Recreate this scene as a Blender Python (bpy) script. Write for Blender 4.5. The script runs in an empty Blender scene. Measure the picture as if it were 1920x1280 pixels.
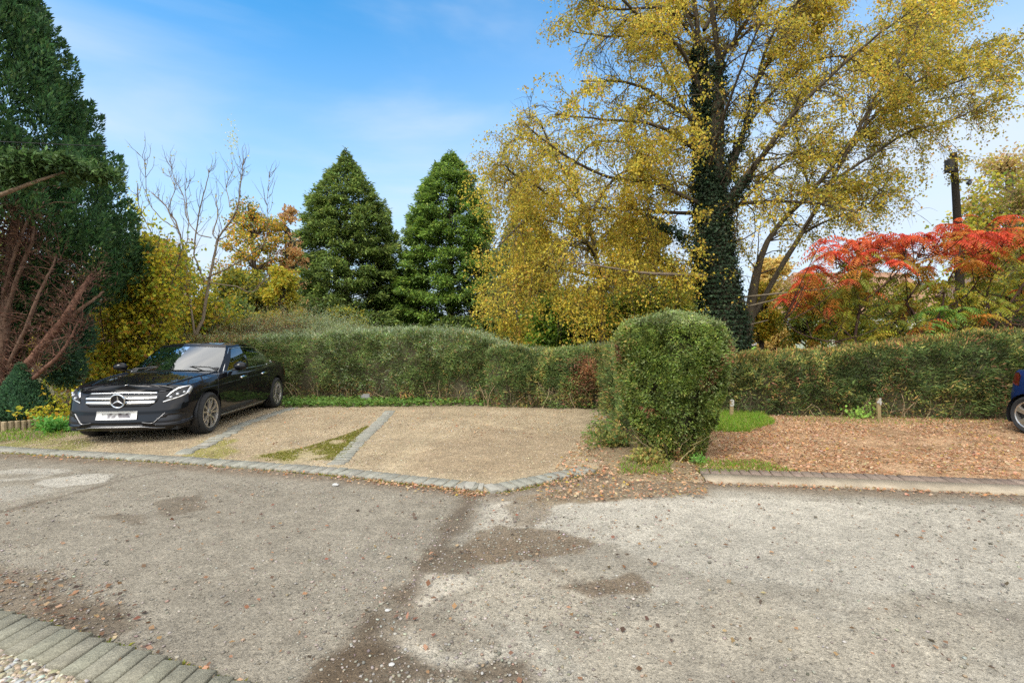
import bpy, bmesh, math, random
import numpy as np
from mathutils import Vector, Matrix
from mathutils.geometry import delaunay_2d_cdt

R = math.radians
SC = bpy.context.scene
COL = SC.collection

# ------------------------------------------------------------------ camera
F, CAMH, HY = 912.0, 1.55, 632.0            # focal length in photo pixels, camera height, horizon row
cam_d = bpy.data.cameras.new("Camera")
cam = bpy.data.objects.new("Camera", cam_d); COL.objects.link(cam)
cam_d.sensor_width = 36.0
cam_d.lens = F / 1920 * 36.0
cam_d.clip_start = 0.05; cam_d.clip_end = 2000
cam.location = (0, 0, CAMH)
cam.rotation_euler = (R(90) - math.atan((640 - HY) / F), 0, 0)
SC.camera = cam

# ------------------------------------------------------------------ sky
SUN_EL, SUN_AZ = 46.0, 215.0                # azimuth clockwise from +Y: behind the camera, a little left
w = bpy.data.worlds.new("World"); SC.world = w; w.use_nodes = True
nt = w.node_tree; N = nt.nodes; Lk = nt.links
N.clear()
wo = N.new("ShaderNodeOutputWorld"); bg = N.new("ShaderNodeBackground")
sky = N.new("ShaderNodeTexSky"); sky.sky_type = 'NISHITA'; sky.sun_disc = False
sky.sun_elevation = R(SUN_EL); sky.sun_rotation = R(SUN_AZ)
sky.air_density = 1.0; sky.dust_density = 0.3; sky.ozone_density = 4.0; sky.altitude = 200
tc = N.new("ShaderNodeTexCoord"); sp = N.new("ShaderNodeSeparateXYZ"); Lk.new(tc.outputs['Generated'], sp.inputs[0])
mp = N.new("ShaderNodeMapping"); mp.inputs['Scale'].default_value = (.8, .8, 3.4); mp.inputs['Location'].default_value = (3.1, 1.2, 0.4)
mp.inputs['Rotation'].default_value = (0.0, R(4), R(25))
Lk.new(tc.outputs['Generated'], mp.inputs[0])
cn = N.new("ShaderNodeTexNoise"); cn.inputs['Scale'].default_value = 1.6; cn.inputs['Detail'].default_value = 6; cn.inputs['Roughness'].default_value = .52
cn.inputs['Distortion'].default_value = .35
Lk.new(mp.outputs[0], cn.inputs['Vector'])
def wmath(op, a, b=None, clamp=False):
    n = N.new("ShaderNodeMath"); n.operation = op; n.use_clamp = clamp
    for i, v in enumerate((a, b)):
        if v is None: continue
        if isinstance(v, (int, float)): n.inputs[i].default_value = v
        else: Lk.new(v, n.inputs[i])
    return n.outputs[0]
# cloud cover: thin veil towards the horizon, an unseen bright bank added overhead and behind the viewer as fill light
def wramp(v, a, b):
    n = N.new("ShaderNodeMapRange"); n.clamp = True; n.interpolation_type = 'SMOOTHSTEP'
    n.inputs['From Min'].default_value = a; n.inputs['From Max'].default_value = b
    Lk.new(v, n.inputs['Value']); return n.outputs[0]
veil = wramp(sp.outputs['Z'], 0.62, -0.02)
veil_x = wmath('MULTIPLY', wramp(sp.outputs['X'], -0.5, 0.75), .30)
wisp = wramp(cn.outputs['Fac'], .40, .78)
fill_bank_up = wramp(sp.outputs['Z'], 0.62, 0.9)
fill_bank_back = wmath('MULTIPLY', wramp(sp.outputs['Y'], 0.15, -0.35), wramp(sp.outputs['Z'], 0.08, 0.40))
fill_bank = wmath('MAXIMUM', fill_bank_up, fill_bank_back)
c1 = wmath('MULTIPLY', wisp, .50)
c2 = wmath('MULTIPLY', veil, .88)
c3 = wmath('ADD', wmath('ADD', c1, c2), veil_x, True)
cover = wmath('MAXIMUM', c3, wmath('MULTIPLY', fill_bank, wmath('ADD', wmath('MULTIPLY', wisp, .40), .62)), True)
cover = wmath('MINIMUM', cover, .93)
tint = N.new("ShaderNodeMixRGB"); tint.blend_type = 'MULTIPLY'; tint.inputs[0].default_value = 1
tint.inputs[2].default_value = (.17, .84, 1.02, 1)
Lk.new(sky.outputs[0], tint.inputs[1])
mixc = N.new("ShaderNodeMixRGB"); Lk.new(cover, mixc.inputs[0]); Lk.new(tint.outputs[0], mixc.inputs[1])
ccol = N.new("ShaderNodeMixRGB"); Lk.new(fill_bank, ccol.inputs[0]); ccol.inputs[1].default_value = (2.75, 3.05, 3.45, 1); ccol.inputs[2].default_value = (10.8, 10.2, 9.3, 1)
Lk.new(ccol.outputs[0], mixc.inputs[2])
Lk.new(mixc.outputs[0], bg.inputs[0]); bg.inputs[1].default_value = 0.10
Lk.new(bg.outputs[0], wo.inputs[0])

# ------------------------------------------------------------------ sun (thin cloud: soft)
sl = bpy.data.lights.new("Sun", 'SUN'); sl.energy = 1.15; sl.angle = R(24); sl.color = (1, .94, .84)
so = bpy.data.objects.new("Sun", sl); COL.objects.link(so)
_az, _el = R(SUN_AZ), R(SUN_EL)
sdir = Vector((math.sin(_az) * math.cos(_el), math.cos(_az) * math.cos(_el), math.sin(_el)))
so.rotation_euler = sdir.to_track_quat('Z', 'Y').to_euler(); so.location = sdir * 60

vs = SC.view_settings
vs.view_transform = 'Standard'; vs.look = 'None'; vs.exposure = 1.6; vs.gamma = 1
SC.render.engine = 'CYCLES'
cy = SC.cycles
cy.max_bounces = 6; cy.diffuse_bounces = 4; cy.glossy_bounces = 3; cy.transmission_bounces = 4; cy.transparent_max_bounces = 6
cy.caustics_reflective = False; cy.caustics_refractive = False
cy.use_denoising = False

# ------------------------------------------------------------------ helpers
rng = np.random.default_rng(11)
random.seed(5)
def depth(py, z=0.0): return (CAMH - z) * F / (py - HY)
def gp(px, py, z=0.0):
    Y = depth(py, z); return ((px - 960) / F * Y, Y, z)
def at(px, py, Y):
    return ((px - 960) / F * Y, Y, CAMH - (py - HY) / F * Y)

def _h(ix, iy, iz, seed):
    n = (ix * 374761393 + iy * 668265263 + iz * 1440662683 + seed * 974634777) & 0xffffffff
    n = ((n ^ (n >> 13)) * 1274126177) & 0xffffffff
    n = ((n ^ (n >> 16)) * 2246822519) & 0xffffffff
    return ((n ^ (n >> 15)) & 0xffffff) / float(0xffffff)
def vnoise(p, seed=0):
    p = np.asarray(p, float); i = np.floor(p).astype(np.int64); f = p - i; f = f * f * (3 - 2 * f)
    r = 0
    for dx in (0, 1):
        for dy in (0, 1):
            for dz in (0, 1):
                wgt = (f[:, 0] if dx else 1 - f[:, 0]) * (f[:, 1] if dy else 1 - f[:, 1]) * (f[:, 2] if dz else 1 - f[:, 2])
                r = r + wgt * _h(i[:, 0] + dx, i[:, 1] + dy, i[:, 2] + dz, seed)
    return r
def fbm(p, seed=0, octv=4):
    p = np.asarray(p, float); a, s, t = .5, 0, 0
    for k in range(octv):
        s = s + a * vnoise(p * 2 ** k + k * 7.3, seed + k); t += a; a *= .55
    return s / t
def sstep(x, a, b):
    t = np.clip((x - a) / (b - a), 0, 1); return t * t * (3 - 2 * t)
def unit(v): return v / np.maximum(np.linalg.norm(v, axis=-1, keepdims=True), 1e-9)

def link(o, parent=None):
    COL.objects.link(o)
    if parent is not None: o.parent = parent
    return o
def mesh_np(name, V, FA, mat, parent=None, colors=None, smooth=False, loc=None):
    """V (n,3); FA list of (m,k) arrays of vertex ids; colors (n,3)"""
    V = np.asarray(V, np.float32)
    if not isinstance(FA, list): FA = [FA]
    FA = [np.asarray(f, np.int32) for f in FA if len(f)]
    me = bpy.data.meshes.new(name)
    me.vertices.add(len(V)); me.vertices.foreach_set("co", V.ravel())
    loops = np.concatenate([f.ravel() for f in FA])
    tot = np.concatenate([np.full(len(f), f.shape[1], np.int32) for f in FA])
    start = np.concatenate([[0], np.cumsum(tot)[:-1]]).astype(np.int32)
    me.loops.add(len(loops)); me.loops.foreach_set("vertex_index", loops)
    me.polygons.add(len(tot)); me.polygons.foreach_set("loop_start", start)
    try: me.polygons.foreach_set("loop_total", tot)
    except Exception: pass
    if smooth: me.polygons.foreach_set("use_smooth", np.ones(len(tot), bool))
    me.update(calc_edges=True)
    if colors is not None:
        a = me.color_attributes.new("col", 'FLOAT_COLOR', 'POINT')
        c = np.ones((len(V), 4), np.float32); c[:, :3] = colors
        a.data.foreach_set("color", c.ravel())
    if mat is not None: me.materials.append(mat)
    o = bpy.data.objects.new(name, me); link(o, parent)
    if loc is not None: o.location = loc
    return o
def obj_bm(name, bm, mat, parent=None, smooth=True, angle=40):
    me = bpy.data.meshes.new(name); bmesh.ops.recalc_face_normals(bm, faces=bm.faces[:])
    bm.to_mesh(me); bm.free()
    if smooth:
        me.polygons.foreach_set("use_smooth", np.ones(len(me.polygons), bool))
        try: me.set_sharp_from_angle(angle=R(angle))
        except Exception: pass
    if mat is not None: me.materials.append(mat)
    return link(bpy.data.objects.new(name, me), parent)
def tag(o, label=None, cat=None, group=None, kind=None):
    if label: o['label'] = label
    if cat: o['category'] = cat
    if group: o['group'] = group
    if kind: o['kind'] = kind
    return o
def empty(name, loc, label, cat, group=None, rz=0):
    o = bpy.data.objects.new(name, None); o.empty_display_size = .2; COL.objects.link(o)
    o.location = loc; o.rotation_euler.z = rz
    return tag(o, label, cat, group)
def add_box(bm, c, s, rot=None, bevel=0):
    m = Matrix.Translation(c) @ (rot.to_4x4() if rot is not None else Matrix()) @ Matrix.Diagonal((s[0], s[1], s[2], 1))
    r = bmesh.ops.create_cube(bm, size=1, matrix=m)
    if bevel:
        ed = list({e for v in r['verts'] for e in v.link_edges})
        bmesh.ops.bevel(bm, geom=ed, offset=bevel, segments=2, profile=.6, affect='EDGES')
def add_lathe(bm, prof, axis_m, n=32, closed=False):
    rings = []
    for k in range(n):
        a = 2 * math.pi * k / n
        rings.append([bm.verts.new(axis_m @ Vector((r * math.cos(a), h, r * math.sin(a)))) for r, h in prof])
    m = len(prof)
    for k in range(n):
        A, B = rings[k], rings[(k + 1) % n]
        for i in range(m - 1 if not closed else m):
            j = (i + 1) % m
            try: bm.faces.new((A[i], A[j], B[j], B[i]))
            except ValueError: pass

# ------------------------------------------------------------------ materials
def new_mat(name):
    m = bpy.data.materials.new(name); m.use_nodes = True
    n = m.node_tree.nodes; l = m.node_tree.links
    return m, n, l, n["Principled BSDF"], n["Material Output"]
def mat_plain(name, col, rough=.5, metal=0, spec=.5, noise=0, nscale=20, bump=0, coat=0):
    m, n, l, p, o = new_mat(name)
    p.inputs['Base Color'].default_value = (*col, 1); p.inputs['Roughness'].default_value = rough
    p.inputs['Metallic'].default_value = metal; p.inputs['Specular IOR Level'].default_value = spec
    p.inputs['Coat Weight'].default_value = coat; p.inputs['Coat Roughness'].default_value = .04
    if noise or bump:
        t = n.new("ShaderNodeTexCoord"); x = n.new("ShaderNodeTexNoise"); x.inputs['Scale'].default_value = nscale; x.inputs['Detail'].default_value = 6
        l.new(t.outputs['Object'], x.inputs['Vector'])
        if noise:
            r = n.new("ShaderNodeMapRange"); r.inputs['From Min'].default_value = .3; r.inputs['From Max'].default_value = .7
            r.inputs['To Min'].default_value = 1 - noise; r.inputs['To Max'].default_value = 1 + noise
            l.new(x.outputs['Fac'], r.inputs['Value'])
            mm = n.new("ShaderNodeMixRGB"); mm.blend_type = 'MULTIPLY'; mm.inputs[0].default_value = 1
            mm.inputs[1].default_value = (*col, 1); l.new(r.outputs[0], mm.inputs[2]); l.new(mm.outputs[0], p.inputs['Base Color'])
        if bump:
            b = n.new("ShaderNodeBump"); b.inputs['Strength'].default_value = bump; b.inputs['Distance'].default_value = .02
            l.new(x.outputs['Fac'], b.inputs['Height']); l.new(b.outputs[0], p.inputs['Normal'])
    return m
def mat_leaf(name, trans=.35, rough=.55, spec=.25):
    m, n, l, p, o = new_mat(name)
    a = n.new("ShaderNodeVertexColor"); a.layer_name = "col"
    p.inputs['Roughness'].default_value = rough; p.inputs['Specular IOR Level'].default_value = spec
    l.new(a.outputs[0], p.inputs['Base Color'])
    t = n.new("ShaderNodeBsdfTranslucent"); l.new(a.outputs[0], t.inputs[0])
    mx = n.new("ShaderNodeMixShader"); mx.inputs[0].default_value = trans
    l.new(p.outputs[0], mx.inputs[1]); l.new(t.outputs[0], mx.inputs[2]); l.new(mx.outputs[0], o.inputs[0])
    return m
def mat_ground(name, grains, bumpd, rough=.9, pits=None):
    """vertex-colour albedo broken up by several grain sizes; grains = [(scale, strength, kind)]"""
    m, n, l, p, o = new_mat(name)
    a = n.new("ShaderNodeVertexColor"); a.layer_name = "col"
    t = n.new("ShaderNodeTexCoord")
    cur = a.outputs[0]; hgt = None
    for sc, st, kind in grains:
        if kind == 'noise':
            x = n.new("ShaderNodeTexNoise"); x.inputs['Scale'].default_value = sc; x.inputs['Detail'].default_value = 5; x.inputs['Roughness'].default_value = .65
            out = x.outputs['Fac']; lo, hi = .32, .68
        else:
            x = n.new("ShaderNodeTexVoronoi"); x.inputs['Scale'].default_value = sc
            s = n.new("ShaderNodeSeparateColor"); l.new(x.outputs['Color'], s.inputs[0]); out = s.outputs[0]; lo, hi = 0, 1
        l.new(t.outputs['Object'], x.inputs['Vector'])
        r = n.new("ShaderNodeMapRange"); r.inputs['From Min'].default_value = lo; r.inputs['From Max'].default_value = hi
        r.inputs['To Min'].default_value = 1 - st; r.inputs['To Max'].default_value = 1 + st
        l.new(out, r.inputs['Value'])
        mm = n.new("ShaderNodeMixRGB"); mm.blend_type = 'MULTIPLY'; mm.inputs[0].default_value = 1
        l.new(cur, mm.inputs[1]); l.new(r.outputs[0], mm.inputs[2]); cur = mm.outputs[0]
        h = x.outputs['Fac'] if kind == 'noise' else x.outputs['Distance']
        if hgt is None: hgt = h
        else:
            ad = n.new("ShaderNodeMath"); ad.operation = 'ADD'; l.new(hgt, ad.inputs[0]); l.new(h, ad.inputs[1]); hgt = ad.outputs[0]
    if pits:
        for psc, plo, phi, pdark in pits:
            x = n.new("ShaderNodeTexNoise"); x.inputs['Scale'].default_value = psc; x.inputs['Detail'].default_value = 3; x.inputs['Roughness'].default_value = .6; l.new(t.outputs['Object'], x.inputs['Vector'])
            r = n.new("ShaderNodeMapRange"); r.inputs['From Min'].default_value = plo; r.inputs['From Max'].default_value = phi; r.inputs['To Min'].default_value = pdark; r.inputs['To Max'].default_value = 1; l.new(x.outputs['Fac'], r.inputs['Value'])
            mm = n.new("ShaderNodeMixRGB"); mm.blend_type = 'MULTIPLY'; mm.inputs[0].default_value = 1; l.new(cur, mm.inputs[1]); l.new(r.outputs[0], mm.inputs[2]); cur = mm.outputs[0]
            ad = n.new("ShaderNodeMath"); ad.operation = 'ADD'; l.new(hgt, ad.inputs[0]); l.new(r.outputs[0], ad.inputs[1]); hgt = ad.outputs[0]
    l.new(cur, p.inputs['Base Color']); p.inputs['Roughness'].default_value = rough; p.inputs['Specular IOR Level'].default_value = .25
    b = n.new("ShaderNodeBump"); b.inputs['Strength'].default_value = .8; b.inputs['Distance'].default_value = bumpd
    l.new(hgt, b.inputs['Height']); l.new(b.outputs[0], p.inputs['Normal'])
    return m
def mat_vcol(name, rough=.8, nscale=30, noise=.2, bump=.3):
    return mat_ground(name, [(nscale, noise, 'noise')], .01 * bump, rough)

M_LEAF = mat_leaf("leaf", trans=.5)
M_NEEDLE = mat_leaf("needle", trans=.32, rough=.6)
M_BARK = mat_vcol("bark", .9, 25, .35, 1.5)

# ------------------------------------------------------------------ foliage helpers
GAIN = [1.0]
def palette(n, cols, jit=.16):
    """cols: [(weight,(r,g,b))] -> (n,3) leaf albedo"""
    wts = np.array([c[0] for c in cols], float); wts /= wts.sum()
    k = rng.choice(len(cols), n, p=wts)
    c = np.array([c[1] for c in cols], float)[k]
    return np.clip(c * GAIN[0] * (1 + rng.normal(0, jit, (n, 1))) * (1 + rng.normal(0, jit * .35, (n, 3))), .004, .8)
def rand_unit(n): return unit(rng.normal(size=(n, 3)))
def leaf_quads(P, A, Nn, L, Wd, C, droop=0):
    """rhombic leaves: base P, axis A, blade normal Nn"""
    n = len(P); L = np.broadcast_to(np.asarray(L, float), (n,))[:, None]; Wd = np.broadcast_to(np.asarray(Wd, float), (n,))[:, None]
    A = unit(A); S = unit(np.cross(A, Nn)); Nn = unit(np.cross(S, A))
    mid = P + A * L * .45
    tip = P + A * L - np.array([0, 0, 1.]) * droop * L
    V = np.stack([P, mid + S * Wd * .5 + Nn * Wd * .12, tip, mid - S * Wd * .5 + Nn * Wd * .12], 1).reshape(-1, 3)
    Fq = np.arange(4 * n).reshape(n, 4)
    return V, Fq, np.repeat(C, 4, 0)
class Leaves:
    def __init__(s): s.V, s.F, s.C, s.n = [], [], [], 0
    def add(s, V, Fq, C):
        s.V.append(V); s.F.append(Fq + s.n); s.C.append(C); s.n += len(V)
    def quads(s, *a, **k): s.add(*leaf_quads(*a, **k))
    def build(s, name, mat, parent=None):
        return mesh_np(name, np.concatenate(s.V), np.concatenate(s.F), mat, parent, np.concatenate(s.C))
class Tubes:
    def __init__(s): s.V, s.F, s.C, s.n = [], [], [], 0
    def add(s, pts, rad, col=(.1, .08, .06), k=6, wob=0, cap=False):
        pts = np.asarray(pts, float); m = len(pts); rad = np.broadcast_to(np.asarray(rad, float), (m,))
        T = np.gradient(pts, axis=0); T = unit(T)
        ref = np.array([0, 0, 1.]) if abs(T[:, 2]).mean() < .8 else np.array([1., 0, 0])
        Uv = unit(np.cross(T, ref)); W = np.cross(T, Uv)
        an = np.arange(k) * 2 * np.pi / k
        rr = rad[:, None] * np.ones((1, k))
        if wob: rr = rr * (1 + wob * rng.normal(size=(m, k)))
        V = pts[:, None, :] + rr[:, :, None] * (np.cos(an)[None, :, None] * Uv[:, None, :] + np.sin(an)[None, :, None] * W[:, None, :])
        i = np.arange(m - 1)[:, None] * k; j = np.arange(k)[None, :]; j2 = (j + 1) % k
        Fq = np.stack([i + j, i + j2, i + k + j2, i + k + j], -1).reshape(-1, 4)
        s.V.append(V.reshape(-1, 3)); s.F.append(Fq + s.n)
        c = np.broadcast_to(np.asarray(col, float), (m * k, 3)) * (1 + .12 * rng.normal(size=(m * k, 1)))
        s.C.append(np.clip(c, .003, .9)); s.n += m * k
    def build(s, name, mat, parent=None):
        return mesh_np(name, np.concatenate(s.V), np.concatenate(s.F), mat, parent, np.concatenate(s.C), smooth=True)
def spline(pts, n):
    """Catmull-Rom resample"""
    p = np.asarray(pts, float)
    if len(p) == 2: return p[0] + (p[1] - p[0]) * np.linspace(0, 1, n)[:, None]
    q = np.vstack([2 * p[0] - p[1], p, 2 * p[-1] - p[-2]])
    t = np.linspace(0, len(p) - 1 - 1e-9, n); i = t.astype(int); f = (t - i)[:, None]
    a, b, c, d = q[i], q[i + 1], q[i + 2], q[i + 3]
    return .5 * (2 * b + (c - a) * f + (2 * a - 5 * b + 4 * c - d) * f ** 2 + (3 * b - a - 3 * c + d) * f ** 3)
def wander(p0, d, L, n, droop=0, jit=.15, lift=0):
    """a crooked branch polyline"""
    d = np.asarray(d, float) / np.linalg.norm(d); pts = [np.asarray(p0, float)]
    for k in range(n):
        d = d + rng.normal(0, jit, 3) + np.array([0, 0, lift - droop * (k + 1) / n]); d = d / np.linalg.norm(d)
        pts.append(pts[-1] + d * L / n)
    return np.array(pts)
def side_dir(t, ang):
    """direction at angle ang (rad) off tangent t, random azimuth"""
    t = t / np.linalg.norm(t); r = rng.normal(size=3); r -= t * r.dot(t); r /= np.linalg.norm(r)
    return t * math.cos(ang) + r * math.sin(ang)

# ================================================================== SETTING: ground, road, bays
BAYZ = .022
def PW(l): return np.array([gp(*q)[:2] for q in l])
KERB_W = PW([(-700, 800), (0, 849), (335, 869), (620, 891), (750, 906), (850, 917), (905, 926)])      # road side of the block edging
WING_W = PW([(935, 925), (1030, 905), (1128, 884)])
RK_W = PW([(1325, 906), (1600, 916), (1920, 929), (2500, 948)])                                        # road side of the concrete kerb
edge_pts = np.vstack([KERB_W, WING_W, PW([(1180, 905), (1260, 908)]), RK_W])
def edge_y(x): return np.interp(x, edge_pts[:, 0], edge_pts[:, 1])

def seg_dist(P, poly, closed=True):
    A = np.asarray(poly, float); B = np.roll(A, -1, 0)
    if not closed: A, B = A[:-1], B[:-1]
    dmin = np.full(len(P), 1e9)
    for a, b in zip(A, B):
        ab = b - a; t = np.clip(((P - a) @ ab) / max(ab @ ab, 1e-9), 0, 1)
        dmin = np.minimum(dmin, np.linalg.norm(P - (a + t[:, None] * ab), axis=1))
    return dmin
def inside(P, poly):
    A = np.asarray(poly, float); c = np.zeros(len(P), bool); j = len(A) - 1
    for i in range(len(A)):
        xi, yi = A[i]; xj, yj = A[j]
        if yi != yj:
            c ^= ((yi > P[:, 1]) != (yj > P[:, 1])) & (P[:, 0] < (xj - xi) * (P[:, 1] - yi) / (yj - yi) + xi)
        j = i
    return c
def blob(P, px, soft=.12, warp=.18, seed=0, freq=2.2):
    """0..1 mask of an irregular patch whose outline is given in photo pixels on the ground"""
    poly = PW(px); d = seg_dist(P, poly); d = np.where(inside(P, poly), d, -d)
    p3 = np.c_[P * freq, np.zeros(len(P))]
    d = d + warp * (fbm(p3, seed, 5) - .5) * 2 + warp * .45 * (fbm(p3 * 5, seed + 3, 4) - .5) * 2
    return sstep(d, -soft * .55, soft * .55)
def streak(P, px, width, soft=.08, warp=.12, seed=0, freq=3):
    poly = PW(px); d = seg_dist(P, poly, False)
    d = width - d + warp * (fbm(np.c_[P * freq, np.zeros(len(P))], seed, 5) - .5) * 2
    return sstep(d, -soft, soft)
def lay(c, m, col, amt=1.0):
    m = (m * amt)[:, None]; return c * (1 - m) + np.asarray(col) * m
def grid_sheet(xs, ys):
    X, Y = np.meshgrid(xs, ys); nx, ny = len(xs), len(ys)
    i = np.arange(ny - 1)[:, None] * nx + np.arange(nx - 1)[None, :]
    Fq = np.stack([i, i + 1, i + nx + 1, i + nx], -1).reshape(-1, 4)
    return np.c_[X.ravel(), Y.ravel()], Fq

# base terrain reaching the horizon
P, Fq = grid_sheet(np.concatenate([np.linspace(-600, -40, 12), np.linspace(-30, 30, 31), np.linspace(40, 600, 12)]),
                   np.concatenate([np.linspace(-600, -40, 12), np.linspace(-30, 120, 60), np.linspace(140, 900, 16)]))
c = lay(np.tile((.085, .095, .035), (len(P), 1)), fbm(np.c_[P * .15, P[:, 0] * 0], 3), (.12, .10, .055))
M_EARTH = mat_ground("earth", [(1.5, .3, 'noise'), (14, .35, 'noise')], .05)
tag(mesh_np("ground", np.c_[P, np.full(len(P), -.05)], Fq, M_EARTH, colors=c), kind='structure')

# ---- road
xs = np.concatenate([np.linspace(-16, -8.2, 40), np.arange(-8, 8, .03), np.linspace(8.2, 16, 40)])
ys = np.concatenate([np.linspace(-9, 1.4, 40), np.arange(1.5, 8.2, .03)])
P, Fq = grid_sheet(xs, ys)
p3 = np.c_[P, np.zeros(len(P))]
n1 = fbm(p3 * .9, 1, 5); n2 = fbm(p3 * 4, 2, 4); n3 = fbm(p3 * 13, 5, 3)
c = np.tile((.245, .228, .198), (len(P), 1))
c = lay(c, sstep(n1, .42, .66), (.36, .345, .31), .8)
seam = PW([(890, 925), (800, 1050), (720, 1160), (640, 1280), (480, 1700)])
left = P[:, 0] < np.interp(-P[:, 1], -seam[:, 1], seam[:, 0])
lm = left.astype(float)
c = lay(c, lm, (.205, .188, .16), .85)
c = lay(c, lm * sstep(n2, .42, .62), (.25, .232, .20), .7)
# pale worn surface on the right
c = lay(c, blob(P, [(1010, 945), (1250, 930), (1920, 950), (2300, 1100), (1900, 1130), (1500, 1110), (1200, 1040), (1100, 1010), (1000, 1003)], .08, .16, 21), (.40, .385, .35), .85)
c = lay(c, blob(P, [(870, 955), (950, 945), (1010, 955), (985, 992), (900, 1000), (858, 995)], .05, .1, 22), (.42, .40, .36), .9)
c = lay(c, blob(P, [(745, 1095), (800, 1075), (880, 1085), (870, 1110), (790, 1150), (740, 1140)], .05, .12, 23), (.42, .395, .35), .85)
c = lay(c, blob(P, [(700, 1190), (760, 1170), (840, 1215), (830, 1240), (740, 1225)], .04, .08, 24), (.42, .395, .35), .85)
c = lay(c, blob(P, [(900, 1060), (1050, 1060), (1150, 1130), (1050, 1180), (900, 1150), (850, 1110)], .1, .2, 25), (.33, .305, .26), .7)
pale_ = sstep(fbm(p3 * [1.2, 5, 1], 260, 4), .36, .56)
c = lay(c, blob(P, [(-60, 886), (120, 872), (150, 880), (60, 898), (-60, 906)], .04, .2, 26) * pale_, (.34, .33, .305), .85)
c = lay(c, blob(P, [(70, 900), (150, 888), (205, 890), (190, 905), (110, 914), (60, 910)], .03, .1, 261) * (.4 + .6 * pale_), (.38, .37, .345), .9)
c = lay(c, blob(P, [(-60, 918), (60, 908), (130, 918), (60, 935), (-60, 950)], .05, .2, 262) * pale_, (.31, .30, .275), .7)
c = lay(c, blob(P, [(1100, 1150), (1900, 1130), (1900, 1290), (1150, 1290)], .2, .4, 27), (.315, .292, .25), .75)
# dark damp grit lying in hollows
D = (.10, .076, .053)
c = lay(c, streak(P, [(885, 935), (845, 995), (800, 1060), (740, 1140), (680, 1215), (610, 1290)], .10, .09, .15, 31), D, .9)
c = lay(c, blob(P, [(930, 985), (1040, 1000), (1115, 1018), (1090, 1038), (940, 1060), (870, 1050), (880, 1020)], .05, .12, 32), (.15, .115, .08), .9)
c = lay(c, blob(P, [(950, 950), (1000, 930), (1040, 950), (1010, 990), (960, 990)], .06, .1, 33), (.19, .155, .115), .75)
c = lay(c, blob(P, [(1035, 1100), (1150, 1085), (1190, 1068), (1230, 1100), (1215, 1116), (1110, 1118)], .04, .08, 34), (.145, .112, .08), .9)
c = lay(c, blob(P, [(800, 1035), (870, 1025), (900, 1065), (830, 1080), (780, 1065)], .06, .1, 35), D, .75)
c = lay(c, blob(P, [(690, 1215), (830, 1235), (1000, 1230), (1040, 1300), (600, 1300), (640, 1230)], .08, .15, 36), D, .85)
c = lay(c, blob(P, [(720, 1130), (820, 1150), (900, 1170), (960, 1215), (830, 1220), (720, 1190)], .1, .16, 37), (.2, .18, .15), .7)
c = lay(c, blob(P, [(90, 1140), (190, 1130), (230, 1180), (120, 1210), (40, 1190)], .06, .12, 38), D, .8)
c = lay(c, blob(P, [(-80, 1060), (80, 1075), (120, 1160), (-60, 1180)], .1, .2, 39), (.15, .12, .09), .7)
c = lay(c, blob(P, [(300, 940), (370, 930), (385, 955), (320, 965)], .04, .15, 40), D, .55)
c = lay(c, blob(P, [(170, 968), (270, 965), (280, 985), (240, 985)], .03, .12, 41), D, .5)
c = lay(c, streak(P, [(0, 960), (60, 945), (120, 930), (200, 908)], .04, .05, .08, 42), D, .6)
# tyre-dark and oily clouds, freckles
c = lay(c, sstep(fbm(p3 * .55 + 9, 8, 4), .55, .75), (.19, .18, .16), .35)
c = c * (.88 + .24 * n3[:, None]) * [1.05, 1.0, .905]
for k_, ln_ in enumerate([[(888, 930), (842, 1000), (800, 1062), (742, 1140), (690, 1205)], [(960, 1035), (1010, 1060), (1080, 1095), (1130, 1110)], [(1110, 1108), (1060, 1080), (1000, 1045)], [(200, 908), (120, 935), (0, 962)], [(205, 905), (270, 890), (330, 880)],
                           [(760, 1100), (850, 1130), (940, 1180), (1010, 1260)], [(1480, 1130), (1600, 1150), (1750, 1140), (1900, 1160)], [(350, 1010), (420, 1060), (470, 1130), (560, 1190)]]):
    c = lay(c, streak(P, ln_, .012, .03, .035, 400 + k_, 9), (.12, .095, .07), .75 if k_ < 5 else .4)
# dirt and litter along the kerbs
dk = edge_y(P[:, 0]) - P[:, 1] - .10 + .25 * (fbm(p3 * 1.6, 50, 4) - .5)
c = lay(c, sstep(dk, .28, .02), (.17, .13, .09), .8)
gap = blob(P, [(930, 940), (1010, 925), (1130, 890), (1330, 890), (1330, 925), (1180, 935), (1030, 945)], .06, .15, 51)
c = lay(c, gap, (.22, .17, .11), .9)
z = .012 * (fbm(p3 * .8, 60, 3) - .5) + .006 * (fbm(p3 * 7, 61, 3) - .5) - .01 * sstep(fbm(p3 * 1.3, 62, 3), .6, .8)
M_ROAD = mat_ground("worn asphalt", [(210, .22, 'vor'), (85, .16, 'vor'), (420, .16, 'noise'), (7, .16, 'noise'), (34, .20, 'noise')], .005, .92, pits=[(48, .34, .42, .55), (110, .33, .42, .6)])
tag(mesh_np("road", np.c_[P, z], Fq, M_ROAD, colors=c, smooth=True), kind='structure')
ROAD_Z = 0.0

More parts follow.
